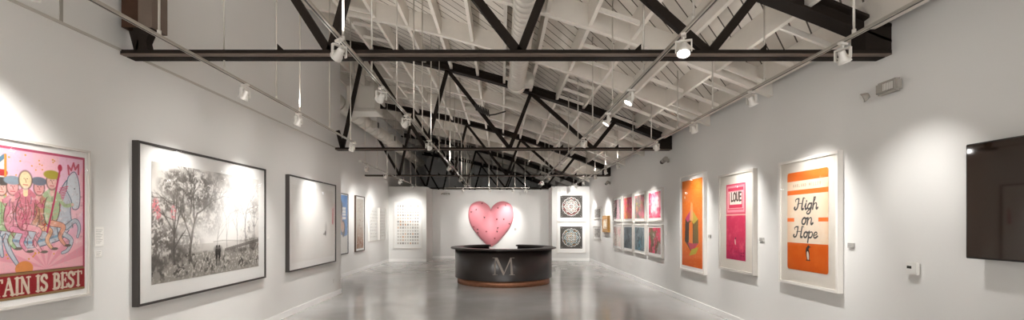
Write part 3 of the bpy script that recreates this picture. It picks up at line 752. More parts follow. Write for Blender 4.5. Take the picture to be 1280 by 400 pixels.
# --- 5 pink print
def art_love():
    w, h = .64, 1.28
    r = Ras(w, h, 170, 'd83a60'); n = r.noise(8, 15); n3 = r.noise(30, 16, 3)
    r.blend(np.clip((n-.45)*3, 0, 1)*(r.V < .78), 'e8607a'); r.blend(np.clip((.5-r.V)*2, 0, 1)*np.clip((n3-.4)*3, 0, 1), 'b52e58')
    r.blend(np.clip((.2-r.V)*4, 0, 1), 'b03060', .7)
    r.rect(0, .76, w, h, 'd9556e'); r.rect(.03, .80, w-.03, h-.03, 'ee9aa4'); r.rect(.07, .84, w-.07, h-.07, 'd9405f'); r.rect(.07, .86, w-.07, h-.12, 'f0b4b4')
    r.rect(.1, .87, w-.1, h-.15, 'd63c5c'); r.rect(.12, .91, w-.12, h-.14, 'f3e3d6'); r.rect(.1, .905, w-.1, .93, 'd63c5c'); r.rect(0, .745, w, .765, 'f0b9a8')
    x = .165
    for ch in 'LOVe':
        wd, st = SER[ch]
        for k, pts in st:
            p = [(x+a*.15, .985+b_*.145) for a, b_ in pts]; r.stroke(smooth(p) if k == 'c' else p, .03, '4a3a30')
        x += (wd+.03)*.15
    r.ell(.31, .30, .018, .05, 'e9cfc0', rot=.2); r.ell(.325, .36, .014, .016, '3b2a26')
    for k in range(6): r.ell(.5+.04*(k % 3), .08+.045*(k//3), .01, .01, '6b1030')
    return r
picture('framed_pink_print', 'white-framed pink print lettered LOVE in a cream box, right wall', 'R', 7.79, .885, 1.16, 1.67, .07, .035, M_greyf, art_love(), (.26, .2), M_mat2)
# --- 6 tall orange print with box shape
def art_orange():
    w, h = 1.02, 1.80
    r = Ras(w, h, 110, 'ee7a1e'); n = r.noise(6, 18); n3 = r.noise(30, 19, 3)
    r.blend(np.clip((r.V/h-.45)*1.5, 0, 1)*n, 'f4953e'); r.blend(np.clip((.5-r.V)*2, 0, 1), 'df5f14', .8); r.blend(np.clip((n3-.55)*3, 0, 1), 'f2a050', .6)
    r.poly([(.15, .52), (.18, 1.0), (.5, 1.2), (.82, .98), (.84, .5), (.5, .3)], '6b5a44', .9)
    r.poly([(.15, .52), (.18, 1.0), (.38, .9), (.36, .45)], '4e4338'); r.poly([(.18, 1.0), (.5, 1.2), (.45, 1.0), (.3, .92)], 'c84a78')
    r.poly([(.5, 1.2), (.82, .98), (.6, .88), (.45, .98)], 'c9b04a'); r.poly([(.6, .88), (.82, .98), (.84, .5), (.62, .42)], '7f6a3c')
    r.poly([(.36, .45), (.38, .9), (.5, .95), (.56, .88), (.56, .48)], 'f08a3c'); r.poly([(.3, .5), (.56, .48), (.84, .5), (.5, .3)], 'c94a5c'); r.poly([(.38, .22), (.72, .28), (.84, .42), (.5, .36)], 'c2b43c')
    r.poly([(.4, .95), (.46, 1.35), (.56, 1.3), (.58, .95)], 'f3b27a', .8)
    r.ell(.15, 1.45, .03, .03, 'f8d6a8')
    return r
picture('framed_orange_print', 'tall white-framed orange print with a dark open box shape, right wall', 'R', 9.585, .70, 1.21, 2.01, .07, .035, M_whitef, art_orange(), (.095, .1))
# --- 7 the eight abstract prints
def art_abs(k):
    w, h = .92, .66
    r = Ras(w, h, 75, '888380'); n = r.noise(4, 30+k); n2 = r.noise(14, 50+k, 4); n3 = r.noise(9, 70+k, 4); U, V = r.U, r.V
    P = [('4e4a49', 'e88ea0', 'd7d2cc'), ('e5526c', 'd9a13c', 'f0a8b0'), ('6f6d68', 'e8768c', '9aa04c'), ('e2456a', 'f0a4ae', 'f6efe9'),
         ('d9c9bd', 'e8a8a4', '9a958c'), ('5c666c', '6e7f86', '474a4e'), ('6d7b80', '4f8494', '9aa1a2'), ('e23a5e', '6b5a34', 'b9a7a0')][k]
    r.a[:] = r.c(P[0]); r.blend((n-.45)*4, P[1]); r.blend((n2-.55)*5, P[2], .8)
    if k == 0: r.poly([(.3, 0), (.42, .5), (.6, .62), (.8, 0)], 'e8a0b4', .9, np.clip(n2*2, 0, 1)); r.rect(.8, 0, w, h, '6a6664', .7)
    if k == 1: r.ell(.4, .25, .25, .2, 'd9a83c', soft=.8, mod=np.clip((n3-.4)*5, 0, 1)); r.blend((n3-.5)*5, 'c23a5a', .6)
    if k == 2: r.poly([(.45, 0), (.6, h), (w, h), (w, 0)], 'e0768a', .7, np.clip((n3-.3)*3, 0, 1)); r.blend((n2-.6)*5, '8a9a48', .6)
    if k == 3: r.ell(.5, .35, .32, .28, 'f3ebe6', soft=.9, al=.75); r.blend((n3-.5)*4, 'd8305a', .5)
    if k == 4: r.poly([(.2, 0), (.25, h), (.5, h), (.55, 0)], 'e9d9cb', .8, np.clip(n2*1.7, 0, 1))
    if k == 5: r.blend((n3-.5)*5, '3c4044', .7)
    if k == 6: r.ell(.5, .2, .2, .15, '4f90a4', soft=.9, al=.7, mod=np.clip((n2-.35)*5, 0, 1)); r.blend((n3-.55)*5, '3f4548', .7)
    if k == 7: r.ell(.45, .15, .3, .22, '54482c', soft=.6, mod=np.clip((n3-.4)*6, 0, 1)); r.poly([(.6, 0), (.8, .3), (w, .25), (w, 0)], 'a8a4a0', .8)
    return r
lab8 = ['grey abstract print with a pale pink wedge, upper row, farthest of eight', 'red and gold abstract print, upper row, second from the far end',
        'grey abstract print with pink and green right side, upper row', 'bright pink abstract print with a white bloom, upper row, nearest',
        'pale beige and pink abstract print, lower row, farthest of eight', 'dark slate abstract print, lower row, second from the far end',
        'grey abstract print with teal blue patches, lower row', 'crimson abstract print with olive smudge, lower row, nearest']
yc = [15.83, 14.5, 13.28, 11.98]; wc = [1.1, 1.06, 1.06, 1.2]
for k in range(8):
    c = k % 4
    W = wc[c]
    picture('framed_abstract_print', lab8[k], 'R', yc[c], 1.75 if k < 4 else .83, W, .84, .05, .03, M_greyf, art_abs(k), ((W-.92)/2, .09), group='eight abstract prints on the right wall')
# --- 8 small grey drawings and gilt frame on the far right wall
def art_grey(k):
    r = Ras(1.2, .34, 40, 'b9b5af'); n = r.noise(9, 90+k, 4); r.blend((n-.5)*4, '8b8781'); r.stroke([(.1, .05), (1.1, .25)], .02, '7d7973', .6); r.stroke([(.1, .25), (1.1, .12)], .02, 'd9d5cf', .8)
    return r
picture('framed_grey_drawing', 'upper of two wide grey drawings beside the gilt frame, far right wall', 'R', 19.2, 1.86, 1.55, .50, .04, .03, M_greyf, art_grey(0), (.17, .08), group='two grey drawings')
picture('framed_grey_drawing', 'lower of two wide grey drawings beside the gilt frame, far right wall', 'R', 19.2, 1.02, 1.55, .56, .04, .03, M_greyf, art_grey(1), (.17, .11), group='two grey drawings')
r = Ras(.44, .3, 60, 'c9c0ae'); n = r.noise(12, 5); r.blend((n-.4)*3, 'a8794a'); r.ell(.22, .15, .09, .12, 'e9e2d2', soft=.5)
picture('gilt_framed_painting', 'small painting in a thick golden frame, far right wall', 'R', 17.45, 1.36, .9, .62, .1, .14, M_gold, r, (.23, .16), glass=False)
# --- 9 two rosette prints on the back right wall
def art_rose(k):
    w = 1.0; r = Ras(w, w, 170, '4d4945'); n = r.noise(6, 110+k); n3 = r.noise(40, 111+k, 2); r.blend((n-.5)*1.5, '45413e')
    U, V = r.U-.5, r.V-.5; R = np.hypot(U, V); A = np.arctan2(V, U)
    rnd = random.Random(21+k)
    pal = [['d9d5cd', 'c8c4bc', '8fb0b4', 'd9868a', 'e6e2da', 'c9524e'], ['d9d5cd', 'a9c2c4', 'd9b26a', 'c98a5a', 'e6e2da', '8fb0b4']][k]
    for ri, (rad, cnt, sz) in enumerate(((.08, 8, .028), (.15, 12, .036), (.21, 16, .03), (.27, 20, .034), (.34, 28, .03), (.40, 36, .022))):
        for j in range(cnt):
            a = 2*PI*j/cnt; rr_ = rad+.02*math.cos(4*a+k*PI)
            c = pal[(ri+j) % 2] if ri % 2 else pal[(ri+j) % len(pal)]
            if k == 0 and ri == 4 and math.sin(a) < -.15: c = 'cf5a5c'
            if k == 1 and ri == 2 : c = ['d9b26a', 'd98a5a'][j % 2]
            r.ell(.5+rr_*math.cos(a), .5+rr_*math.sin(a), sz*1.1, sz*.5, c, rot=a+(PI/2 if ri % 2 else 0), soft=.4, al=.9)
    for q in range(8):
        a = q*PI/4
        r.stroke(smooth([(.5+.1*math.cos(a), .5+.1*math.sin(a)), (.5+.3*math.cos(a+.15), .5+.3*math.sin(a+.15)), (.5+.42*math.cos(a), .5+.42*math.sin(a))]), .008, 'cfcbc3', .8)
    for a0_, b0_, nn_, wd_ in ((.12, .025, 8, .022), (.20, .02, 8, .014), (.27, .04, 8, .018), (.40, .015, 16, .016)):
        r.stroke([(.5+(a0_+b0_*math.cos(nn_*t_))*math.cos(t_), .5+(a0_+b0_*math.cos(nn_*t_))*math.sin(t_)) for t_ in [2*PI*q/160 for q in range(161)]], wd_, ['e8e5de', 'd9d6cf'][k] if a0_ != .27 else ['e8e5de', 'b9cfd2'][k])
    r.ell(.5, .5, .05, .05, 'dcd8d0'); r.ell(.5, .5, .025, .025, '5b5652')
    for cx in (.06, .94):
        for cy in (.06, .94): r.ell(cx, cy, .05, .02, '8d8882', rot=PI/4 if cx == cy else -PI/4, al=.8)
    return r
picture('framed_rosette_print', 'upper dark square print with pale circular rosette, back right wall', YP3, 3.15, 1.76, 1.3, 1.38, .05, .03, M_whitef, art_rose(0), (.15, .19), group='two rosette prints')
picture('framed_rosette_print', 'lower dark square print with golden-centred rosette, back right wall', YP3, 3.15, .36, 1.3, 1.37, .05, .03, M_whitef, art_rose(1), (.15, .19), group='two rosette prints')
# --- 10 left far wall
def art_blue():
    w, h = 1.28, 1.80; r = Ras(w, h, 60, '2f7fc4'); n = r.noise(8, 130)
    r.blend((n-.5)*2, '2a5f9a'); r.poly([(.0, 0), (.05, .5), (.5, .62), (1.0, .5), (1.28, .55), (1.28, 0)], 'd8d4cc')
    r.ell(.45, 1.0, .36, .45, 'b98f78', soft=.2); r.ell(.45, 1.4, .4, .3, '2e2824', soft=.2); r.ell(.1, 1.0, .16, .5, '2e2824', soft=.3); r.ell(.9, .75, .16, .25, '37302b', soft=.3)
    r.ell(.85, .8, .14, .16, 'c79f88'); r.stroke([(.5, .1), (.7, .5)], .02, '8a8680')
    for j in range(4): r.rect(.82, 1.05+.1*j, 1.14, 1.1+.1*j+.02, 'e9e6df')
    return r
picture('framed_blue_portrait', 'bright blue picture with dark-haired figures, half hidden behind the left wall end', 'F', 14.3, .72, 1.4, 1.92, .05, .03, M_black, art_blue(), (.06, .06))
def art_collage():
    w, h = .76, 1.72; r = Ras(w, h, 60, 'cfc7bc'); n = r.noise(9, 140, 4); U, V = r.U, r.V
    r.blend(np.clip(1-V/.9, 0, 1)*n*1.6, '9a6f58'); rnd = random.Random(9)
    for j in range(90):
        x, y = rnd.uniform(.06, w-.06), rnd.uniform(.04, h-.1)
        r.ell(x, y, .02, .02, rnd.choice(['8a5a4a', 'b9a48e', '6d625a', 'c98a6a', 'e4ddd2']), al=.8 if y < 1.1 else .35, soft=.5)
    return r
picture('framed_collage_print', 'narrow brown-framed print with rusty speckles below pale paper, far left wall', 'F', 16.25, .72, 1.02, 1.93, .06, .03, M_brown, art_collage(), (.13, .1))
def art_grid(w, h, nx, ny, pal, sz, seed):
    r = Ras(w, h, 90, 'eceae5'); rnd = random.Random(seed)
    for i in range(nx):
        for j in range(ny):
            x, y = (i+.5)*w/nx, (j+.5)*h/ny
            r.rect(x-sz[0]/2, y-sz[1]/2, x+sz[0]/2, y+sz[1]/2, rnd.choice(pal), rnd.uniform(.6, 1))
            r.rect(x-sz[0]/2, y-sz[1]*.1, x+sz[0]/2, y+sz[1]*.1, 'e0dcd4', .8)
    return r
picture('framed_grid_print', 'white-framed print of faint small marks, nearer of the pale pair, far left wall', 'F', 18.05, 1.02, 1.26, 1.31, .04, .02, M_whitef, art_grid(1.0, 1.1, 7, 9, ['b9b5ae', 'cfcbc4', 'd9cfc2', 'a8a49e'], (.05, .05), 1), (.13, .1), group='pair of pale grid prints')
picture('framed_grid_print', 'white-framed print of faint small marks, farther of the pale pair, far left wall', 'F', 19.4, 1.02, 1.06, 1.31, .04, .02, M_whitef, art_grid(.84, 1.1, 6, 9, ['b9b5ae', 'cfcbc4', 'd9cfc2', 'a8a49e'], (.05, .05), 2), (.11, .1), group='pair of pale grid prints')
picture('framed_swatch_print', 'white-framed print of small brown and grey squares in rows, back left wall', YP1, -4.145, .585, 1.24, 2.08, .05, .025, M_whitef,
        art_grid(.98, 1.78, 9, 13, ['8a8078', 'a3968a', '6f6862', 'c0824e', '9a8f86', '5f5a56', 'b8a99a'], (.06, .075), 3), (.13, .16))

# ------------------------------------------------------------ wall devices, labels
def wallthing(name, label, cat, wall, y, z, group=None):
    X, rz = {'L': (XL, PI/2), 'R': (XR, -PI/2), 'F': (XF, PI/2)}.get(wall, (None, 0))
    if X is None: return thing(name, label, cat, (y, wall, z), 0, group)
    return thing(name, label, cat, (X, y, z), rz, group)
def card(label, wall, y, z, w, h, d=.012, lines=3):
    t = wallthing('wall_label', label, 'label', wall, y, z, 'exhibit labels')
    b = MB(); b.box(-w/2, w/2, -d, -.0005, 0, h, M_gcard if d > .0125 else M_labelp, .002); b.build('card', t)
    b = MB()
    for k in range(lines): b.box(-w*.4, w*(.35-.12*(k % 3)), -d-.0008, -d-.0002, h*(.85-.75*k/lines)-.003, h*(.85-.75*k/lines), M_ink)
    b.build('text_lines', t)
card('grey exhibit label right of the High on Hope print', 'R', 5.27, 1.42, .09, .055, .02)
card('grey exhibit label right of the LOVE print', 'R', 7.08, 1.42, .11, .06, .02)
card('grey exhibit label right of the orange box print', 'R', 8.86, 1.42, .1, .06, .015)
card('white exhibit label right of the eight abstract prints', 'R', 11.2, 1.42, .12, .08, .01)
card('tall white text panel right of the pink fairground poster', 'L', 4.485, 1.475, .1, .19, .003, 9)
card('small white card below the text panel, left wall', 'L', 4.475, 1.375, .07, .06, .006)
card('tiny white label right of the black-framed tree picture', 'L', 7.72, 1.45, .07, .06, .006)
card('white label right of the small squares print, back left wall', YP1, -3.43, 1.45, .07, .06, .006)
# thermostat
t = wallthing('thermostat', 'white thermostat with a small dark display on the right wall', 'thermostat', 'R', 4.46, 1.205)
b = MB(); b.box(-.062, .062, -.045, -.012, 0, .12, M_plast, .006); b.build('housing', t)
b = MB(); b.box(-.05, .05, -.012, -.0005, .01, .11, M_gplast); b.build('base', t)
b = MB(); b.box(-.045, .005, -.0465, -.0449, .058, .084, M_lcd); b.build('display', t)
# television
t = wallthing('television', 'black wall-mounted television at the right edge', 'television', 'R', 3.03, 1.41)
b = MB(); b.box(-.82, .82, -.13, -.085, 0, .94, M_tvb, .005); b.build('cabinet', t)
b = MB(); b.box(-.808, .808, -.1312, -.1295, .014, .928, M_screen); b.build('screen', t)
b = MB(); b.box(-.3, .3, -.085, -.001, .25, .7, M_tvb, .005); b.build('wall_bracket', t)
# emergency light (near right wall top)
t = wallthing('emergency_light', 'grey twin-head emergency light high on the near right wall', 'emergency light', 'R', 4.72, 3.02)
b = MB(); b.box(-.13, .13, -.085, -.001, 0, .13, M_gplast, .02); b.build('housing', t)
for xx in (-.17,):
    b = MB(); b.lathe([(0, 0), (.028, 0), (.05, .055), (.045, .065), (0, .06)], M_gplast, 16); o = b.build('lamp_head', t, (xx, -.11, .03), (math.radians(115), 0, -.5 if xx < 0 else .2))
    b = MB(); b.lathe([(0, .061), (.043, .066)], M_plast, 16); b.build('lens', o)
b = MB()
for k in range(7): b.box(-.02+.018*k, -.012+.018*k, -.0875, -.0845, .03, .1, M_plast)
b.build('vent_slots', t)
# round wall speakers
for (y, z, lab) in ((11.05, 3.14, 'dark round-headed camera on the right wall above the orange print'), (17.0, 3.12, 'small dark round camera high on the far right wall')):
    t = wallthing('wall_camera', lab, 'security camera', 'R', y, z, 'wall cameras')
    b = MB(); b.box(-.05, .05, -.03, -.001, 0, .1, M_gplast, .008); b.tube([(0, -.03, .05), (0, -.08, .05)], .015, M_gplast, 10); b.build('mount', t)
    b = MB(); b.tube([(-.13, -.12, .03), (.11, -.12, .07)], .05, M_slot, 20); b.tube([(-.02, -.12, .048), (.15, -.12, .077)], .055, M_gplast, 20); b.build('body', t)
# outlet, exit light, switch
t = wallthing('wall_outlet', 'white power outlet low on the left wall near its end', 'outlet', 'L', 10.74, .31)
b = MB(); b.box(-.036, .036, -.006, -.0005, 0, .115, M_plast, .003); b.build('cover_plate', t)
b = MB()
for zz in (.035, .08): b.box(-.012, -.008, -.0068, -.0058, zz-.008, zz+.008, M_slot); b.box(.008, .012, -.0068, -.0058, zz-.008, zz+.008, M_slot)
b.build('sockets', t)
t = wallthing('emergency_light', 'small grey twin-head emergency light on the heart wall, upper left', 'emergency light', YP2, -2.7, 3.07)
b = MB(); b.box(-.1, .1, -.06, -.001, 0, .1, M_gplast, .01); b.build('housing', t)
for xx in (-.14, .14):
    b = MB(); b.tube([(xx*.7, -.06, .05), (xx, -.08, .05), (xx*1.3, -.12, .03)], .03, M_gplast, 12, True, [.012, .035, .042]); b.build('lamp_head', t)
t = wallthing('light_switch', 'small grey switch plate on the wall right of the heart', 'switch', YP2, .66, 1.36)
b = MB(); b.box(-.05, .05, -.008, -.0005, 0, .1, M_gplast, .003); b.build('cover_plate', t)
b = MB(); b.box(-.012, .012, -.013, -.0075, .03, .07, M_plast, .002); b.build('rocker', t)

# ------------------------------------------------------------ heart
def heart():
    cx, z0 = -.515, .555; Wd, Hd = 2.17, 2.2; D = .30
    hp_ = [(0, 188), (6, 172), (18, 158), (41, 143), (71, 139), (101, 150), (119, 172), (125, 205), (123, 240), (111, 275), (91, 307), (61, 345), (31, 376), (8, 392), (0, 396)]
    hp_ = smooth(hp_, 8); half = [(x/125*Wd/2, (396-y)/257*Hd) for x, y in hp_]
    # resample by angle round the centre
    full = half+[(-x, z) for x, z in reversed(half[1:-1])]
    L = [0]
    for k in range(len(full)): L.append(L[-1]+math.dist(full[k], full[(k+1) % len(full)]))
    def out(a):
        q = (a/(2*PI) % 1)*L[-1]; k = 0
        while L[k+1] < q: k += 1
        t = (q-L[k])/max(1e-9, L[k+1]-L[k]); p, r = full[k], full[(k+1) % len(full)]
        return p[0]+(r[0]-p[0])*t, p[1]+(r[1]-p[1])*t
    def dep(x, z, t):
        d = .06+(D-.06)*(1-t**3)**.6
        return d-.17*math.exp(-(x/.3)**2)*max(0, min(1, (z-.25)/1.2))*(1-t)**.5
    c = (0, 1.22)
    t = thing('heart_sculpture', 'large glossy pink heart dotted with butterflies on the wall behind the desk', 'sculpture', (cx, YP2, z0))
    b = MB(); i = b.mi(M_pink); N = 96; K = 22; rings = []
    # smooth the centre crease point by moving the centre line
    cen = b.bm.verts.new((c[0], -dep(0, c[1], 0), c[1]))
    for k in range(1, K+1):
        tt = k/K; R = []
        for j in range(N):
            ox, oz = out(2*PI*j/N); x = c[0]+(ox-c[0])*tt; z = c[1]+(oz-c[1])*tt
            R.append(b.bm.verts.new((x, -dep(x, z, tt), z)))
        rings.append(R)
    R = []
    for j in range(N):
        ox, oz = out(2*PI*j/N); R.append(b.bm.verts.new((ox*.985, -.001, c[1]+(oz-c[1])*.985)))
    rings.append(R)
    for j in range(N):
        f = b.bm.faces.new([cen, rings[0][j], rings[0][(j+1) % N]]); f.smooth = True
        for k in range(len(rings)-1):
            f = b.bm.faces.new([rings[k][j], rings[k+1][j], rings[k+1][(j+1) % N], rings[k][(j+1) % N]]); f.smooth = True
    b.bm.faces.new(rings[-1]); b.build('body', t)
    pos = [(320, 150), (290, 187), (262, 200), (411, 178), (453, 163), (335, 230), (405, 240), (443, 240), (474, 264), (267, 285), (298, 297), (298, 312), (346, 308), (410, 288), (406, 308), (393, 346)]
    rnd = random.Random(2); s = 26.1
    proto = None
    outl = [out(2*PI*j/200) for j in range(200)]
    for k, (a, c2) in enumerate(pos):
        px, py = a/4.444+530, c2/4.444+220
        x = (px-VX)/s-cx; z = 1.7+(VY-py)/s-z0
        # relative radius
        ang = math.atan2(z-c[1], x); best = min(outl, key=lambda p: abs((math.atan2(p[1]-c[1], p[0])-ang+PI) % (2*PI)-PI))
        tt = min(.9, math.hypot(x, z-c[1])/math.hypot(best[0], best[1]-c[1]))
        x, z = best[0]*tt, c[1]+(best[1]-c[1])*tt
        b = MB(); m = M_bug if k % 3 else M_bug2; S = .045
        for sx in (-1, 1):
            for pts in ([(0, .002), (.9, .75), (1, .2), (.5, -.05)], [(0, 0), (.6, -.1), (.65, -.6), (.25, -.7)]):
                b.face([(sx*p[0]*S, -.008-abs(p[0])*.012, p[1]*S) for p in pts], m)
        b.tube([(0, -.008, -.04), (0, -.01, .045)], .006, M_bug, 6)
        o = b.build('butterfly', t, (x, -dep(x, z, tt)-.004, z), (0, rnd.uniform(0, 6), 0), fix=False)
heart()

# ------------------------------------------------------------ reception desk
dk = thing('reception_desk', 'round dark reception desk with letter M and copper plinth', 'reception desk', (.055, 13.5, 0))
g = math.radians(19.5); A0 = PI/2+g; A1_ = PI/2+2*PI-g
b = MB(); b.lathe([(1.32, 0), (1.33, .0), (1.33, .18), (.95, .18), (.95, 0), (1.32, 0)], M_copper, 120, a0=A0, a1=A1_, caps=True); b.build('plinth', dk)
b = MB(); b.lathe([(1.40, .17), (1.40, .975), (1.34, .975), (1.34, .17), (1.40, .17)], M_desk, 140, a0=A0, a1=A1_, caps=True); b.build('body', dk)
b = MB(); b.lathe([(1.18, .976), (1.51, .976), (1.525, .982), (1.525, 1.012), (1.51, 1.018), (1.18, 1.018), (1.18, .976)], M_desk, 140, a0=A0, a1=A1_, caps=True); b.build('counter_top', dk)
b = MB(); b.lathe([(.85, .70), (1.34, .70), (1.34, .73), (.85, .73), (.85, .70)], M_deskin, 100, a0=A0, a1=A1_, caps=True); b.build('work_surface', dk)
# letter M, wrapped on the front of the body
b = MB(); i = b.mi(M_emblem)
Mh = .455; Mx = .55; zc = .345
polys = [[(0, 0), (.24, 0), (.24, .03), (0, .03)], [(.07, .0), (.14, .0), (.165, 1), (.12, 1)], [(0, .97), (.22, .97), (.22, 1), (0, 1)],
         [(.12, 1), (.24, 1), (.56, .14), (.50, 0)], [(.50, 0), (.54, .0), (.88, .92), (.84, 1.0)], [(.84, 1), (.90, 1), (.98, 0), (.86, 0)], [(.80, 0), (1.06, 0), (1.06, .03), (.80, .03)], [(.84, .97), (1.04, .97), (1.04, 1), (.84, 1)]]
def wrap(u, v, R):
    a = -PI/2+(u-.53)*Mx/1.0/1.40
    return (R*math.cos(a), R*math.sin(a), zc+v*Mh)
for P in polys:
    f0 = [b.bm.verts.new(wrap(u, v, 1.412)) for u, v in P]; f1 = [b.bm.verts.new(wrap(u, v, 1.398)) for u, v in P]
    n = len(P)
    for q in [f0, f1]+[[f0[k], f0[(k+1) % n], f1[(k+1) % n], f1[k]] for k in range(n)]: b.bm.faces.new(q).material_index = i
e = b.build('emblem', dk); e['label'] = 'raised bronze letter M'

# ------------------------------------------------------------ lighting tracks
ZT = 3.3
def track(label, p0, p1, rods, group='lighting tracks'):
    t = thing('lighting_track', label, 'lighting track', (p0[0], p0[1], ZT), 0, group)
    v = Vector((p1[0]-p0[0], p1[1]-p0[1], 0))
    b = MB(); b.bar((0, 0, 0), v, .036, .022, M_rail, up=(0, 0, 1)); b.bar((0, 0, -.0118), (v.x, v.y, -.0118), .012, .003, M_slot, up=(0, 0, 1)); b.build('rail', t)
    b = MB(); b.box(-.03, .03, -.03, .03, -.02, .02, M_lamp, .004); b.build('end_cap', t); b = MB(); b.box(-.03, .03, -.03, .03, -.02, .02, M_lamp, .004); b.build('end_cap', t, v)
    for r_ in rods:
        q = v*r_
        b = MB(); zt = zdeck(p0[0]+q.x)-ZT-.004
        b.tube([(q.x, q.y, .01), (q.x, q.y, zt)], .010, M_rod, 6); b.tube([(q.x, q.y, .01), (q.x, q.y, .05)], .016, M_lamp, 8); b.build('suspension_rod', t)
    return t
def fr(ys, y0, y1): return [(y-y0)/(y1-y0) for y in ys]
track('lighting track along the near left wall over the large pictures', (-2.93, -3), (-2.93, 9.25), fr([-1.5, .5, 2.4, 3.97, 4.9, 6.04, 6.74, 7.9, 9.0], -3, 9.25))
track('lighting track over the recess along the far left wall', (-3.65, 12.0), (-3.65, 19.9), fr([12.4, 13.6, 14.8, 16.0, 17.3, 18.6, 19.7], 12.0, 19.9))
track('long lighting track left of centre, ending near the heart', (-1.4, -3), (-1.4, 19.8), fr([-1, 1, 3, 4.1, 5.0, 6.2, 7.4, 8.2, 9.2, 10.4, 11.6, 12.6, 13.8, 15.0, 16.2, 17.4, 18.6, 19.6], -3, 19.8))
track('long lighting track right of centre, beside the spiral duct', (1.53, -3), (1.53, 18.8), fr([-1, 1, 3.7, 5.0, 6.4, 7.8, 9.3, 10.6, 12.2, 13.6, 15.0, 16.4, 17.8], -3, 18.8))
track('long lighting track along the right wall over the framed prints', (3.0, -3), (3.0, 19.8), fr([-1, 1, 3.95, 5.3, 6.6, 7.9, 9.3, 10.6, 12.0, 13.4, 14.9, 16.4, 17.9, 19.3], -3, 19.8))
track('short crosswise lighting track in front of the heart', (-2.55, 21.0), (1.25, 21.0), [.05, .3, .52, .62, .83, .95])

# spotlight prototype
def make_spot():
    t = thing('track_spotlight', 'x', 'spotlight', (0, 0, 0), 0, 'track spotlights')
    b = MB(); b.box(-.02, .02, -.045, .045, -.035, -.012, M_lamp, .003); b.tube([(0, 0, -.03), (0, 0, -.07)], .009, M_lamp, 8); b.build('track_adapter', t)
    y = MB(); w = .062
    y.bar((-w, 0, -.07), (w, 0, -.07), .012, .03, M_lamp); y.bar((-w, 0, -.066), (-w, 0, -.16), .01, .03, M_lamp); y.bar((w, 0, -.066), (w, 0, -.16), .01, .03, M_lamp)
    y.build('yoke', t)
    hd = MB(); hd.lathe([(0, .05), (.026, .048), (.03, .04), (.032, 0), (.05, -.03), (.054, -.06), (.051, -.06), (.047, -.045), (0, -.042)], M_lamp, 20)
    hd.tube([(-.056, 0, -.01), (.056, 0, -.01)], .007, M_lamp, 8)
    h = hd.build('lamp_head', t, (0, 0, -.13))
    l = MB(); l.lathe([(0, -.055), (.044, -.053), (.046, -.047), (0, -.047)], M_lens, 16); l.build('lens', h)
    return t
proto = make_spot(); first = [True]
def spot(x, y, tgt, W, label, ang=76, blend=1.):
    t = proto if first[0] else copy_tree(proto)
    first[0] = False
    t.location = (x, y, ZT); t['label'] = label
    hp = Vector((x, y, ZT-.13)); d = (Vector(tgt)-hp).normalized()
    rz = math.atan2(d.y, d.x)-PI/2     # root turns so local Y faces the target
    t.rotation_euler = (0, 0, rz)
    tilt = math.atan2(math.hypot(d.x, d.y), -d.z)   # 0 = straight down
    for c in t.children:
        if c.name.startswith('lamp_head'): c.rotation_euler = (tilt, 0, 0)
    L = bpy.data.lights.new('spot_beam', 'SPOT'); L.energy = W; L.spot_size = math.radians(ang); L.spot_blend = blend
    if y > 11: L.energy *= 1.0 if y > 20 else 1.15
    L.shadow_soft_size = .03; L.color = (1, .985, .965)
    o = bpy.data.objects.new('spot_beam', L); COL.objects.link(o)
    G = bpy.data.lights.new('added_roof_fill', 'SPOT'); G.energy = ROOF_FILL*(7.5 if x == -1.4 else 1.3); G.shadow_soft_size = .04; G.color = (1, .97, .93)  # added upward fill above the rail to brighten the roof
    Q = bpy.data.lights.new('added_room_fill', 'POINT'); Q.energy = ROOM_FILL; Q.shadow_soft_size = .04; Q.color = (1, .975, .95)  # added all-round fill at each head, brightens walls, floor and roof
    oq = bpy.data.objects.new('added_room_fill', Q); COL.objects.link(oq); oq.location = hp+d*.13
    G.spot_size = math.radians(165); G.spot_blend = 1
    og = bpy.data.objects.new('added_roof_fill', G); COL.objects.link(og); og.location = Vector((x, y, ZT+.09))
    u = Vector((0, 0, 1))*1.6-d*(.1 if x == -1.4 else 1); og.rotation_euler = u.to_track_quat('-Z', 'Y').to_euler()
    o.location = hp+d*.062; o.rotation_euler = d.to_track_quat('-Z', 'Y').to_euler()
S = 165
ROOF_FILL = 3.6
ROOM_FILL = 1.3
g_ = 'track spotlight'
# left track
for y, ty, tz, lab, w in ((.9, .9, 1.7, 'spotlight on the left track, first behind the camera', 1), (2.9, 3.3, 2.0, 'spotlight on the left track lighting the fairground poster from outside the view', 1.5),
      (5.3, 5.5, 1.35, 'left track spotlight above the near half of the tree picture', .9), (6.7, 7.0, 1.35, 'left track spotlight above the far half of the tree picture', 1.1),
      (9.1, 9.5, 1.35, 'spotlight at the far end of the left track over the pale picture', 1.1)):
    spot(-2.93, y, (XL, ty, tz), S*w, lab)
for y, ty, tz, lab in ((12.6, 14.1, 1.9, 'spotlight nearest the camera in the left recess'), (14.6, 16.2, 1.8, 'recess spotlight lighting the brown-framed narrow print'),
      (16.7, 18.2, 1.8, 'recess spotlight lighting the pair of pale prints')):
    spot(-3.65, y, (XF, ty, tz), S*.9, lab)
spot(-3.65, 18.9, (-4.15, YP1, 1.9), S*1.0, 'last spotlight in the left recess, facing the squares print')
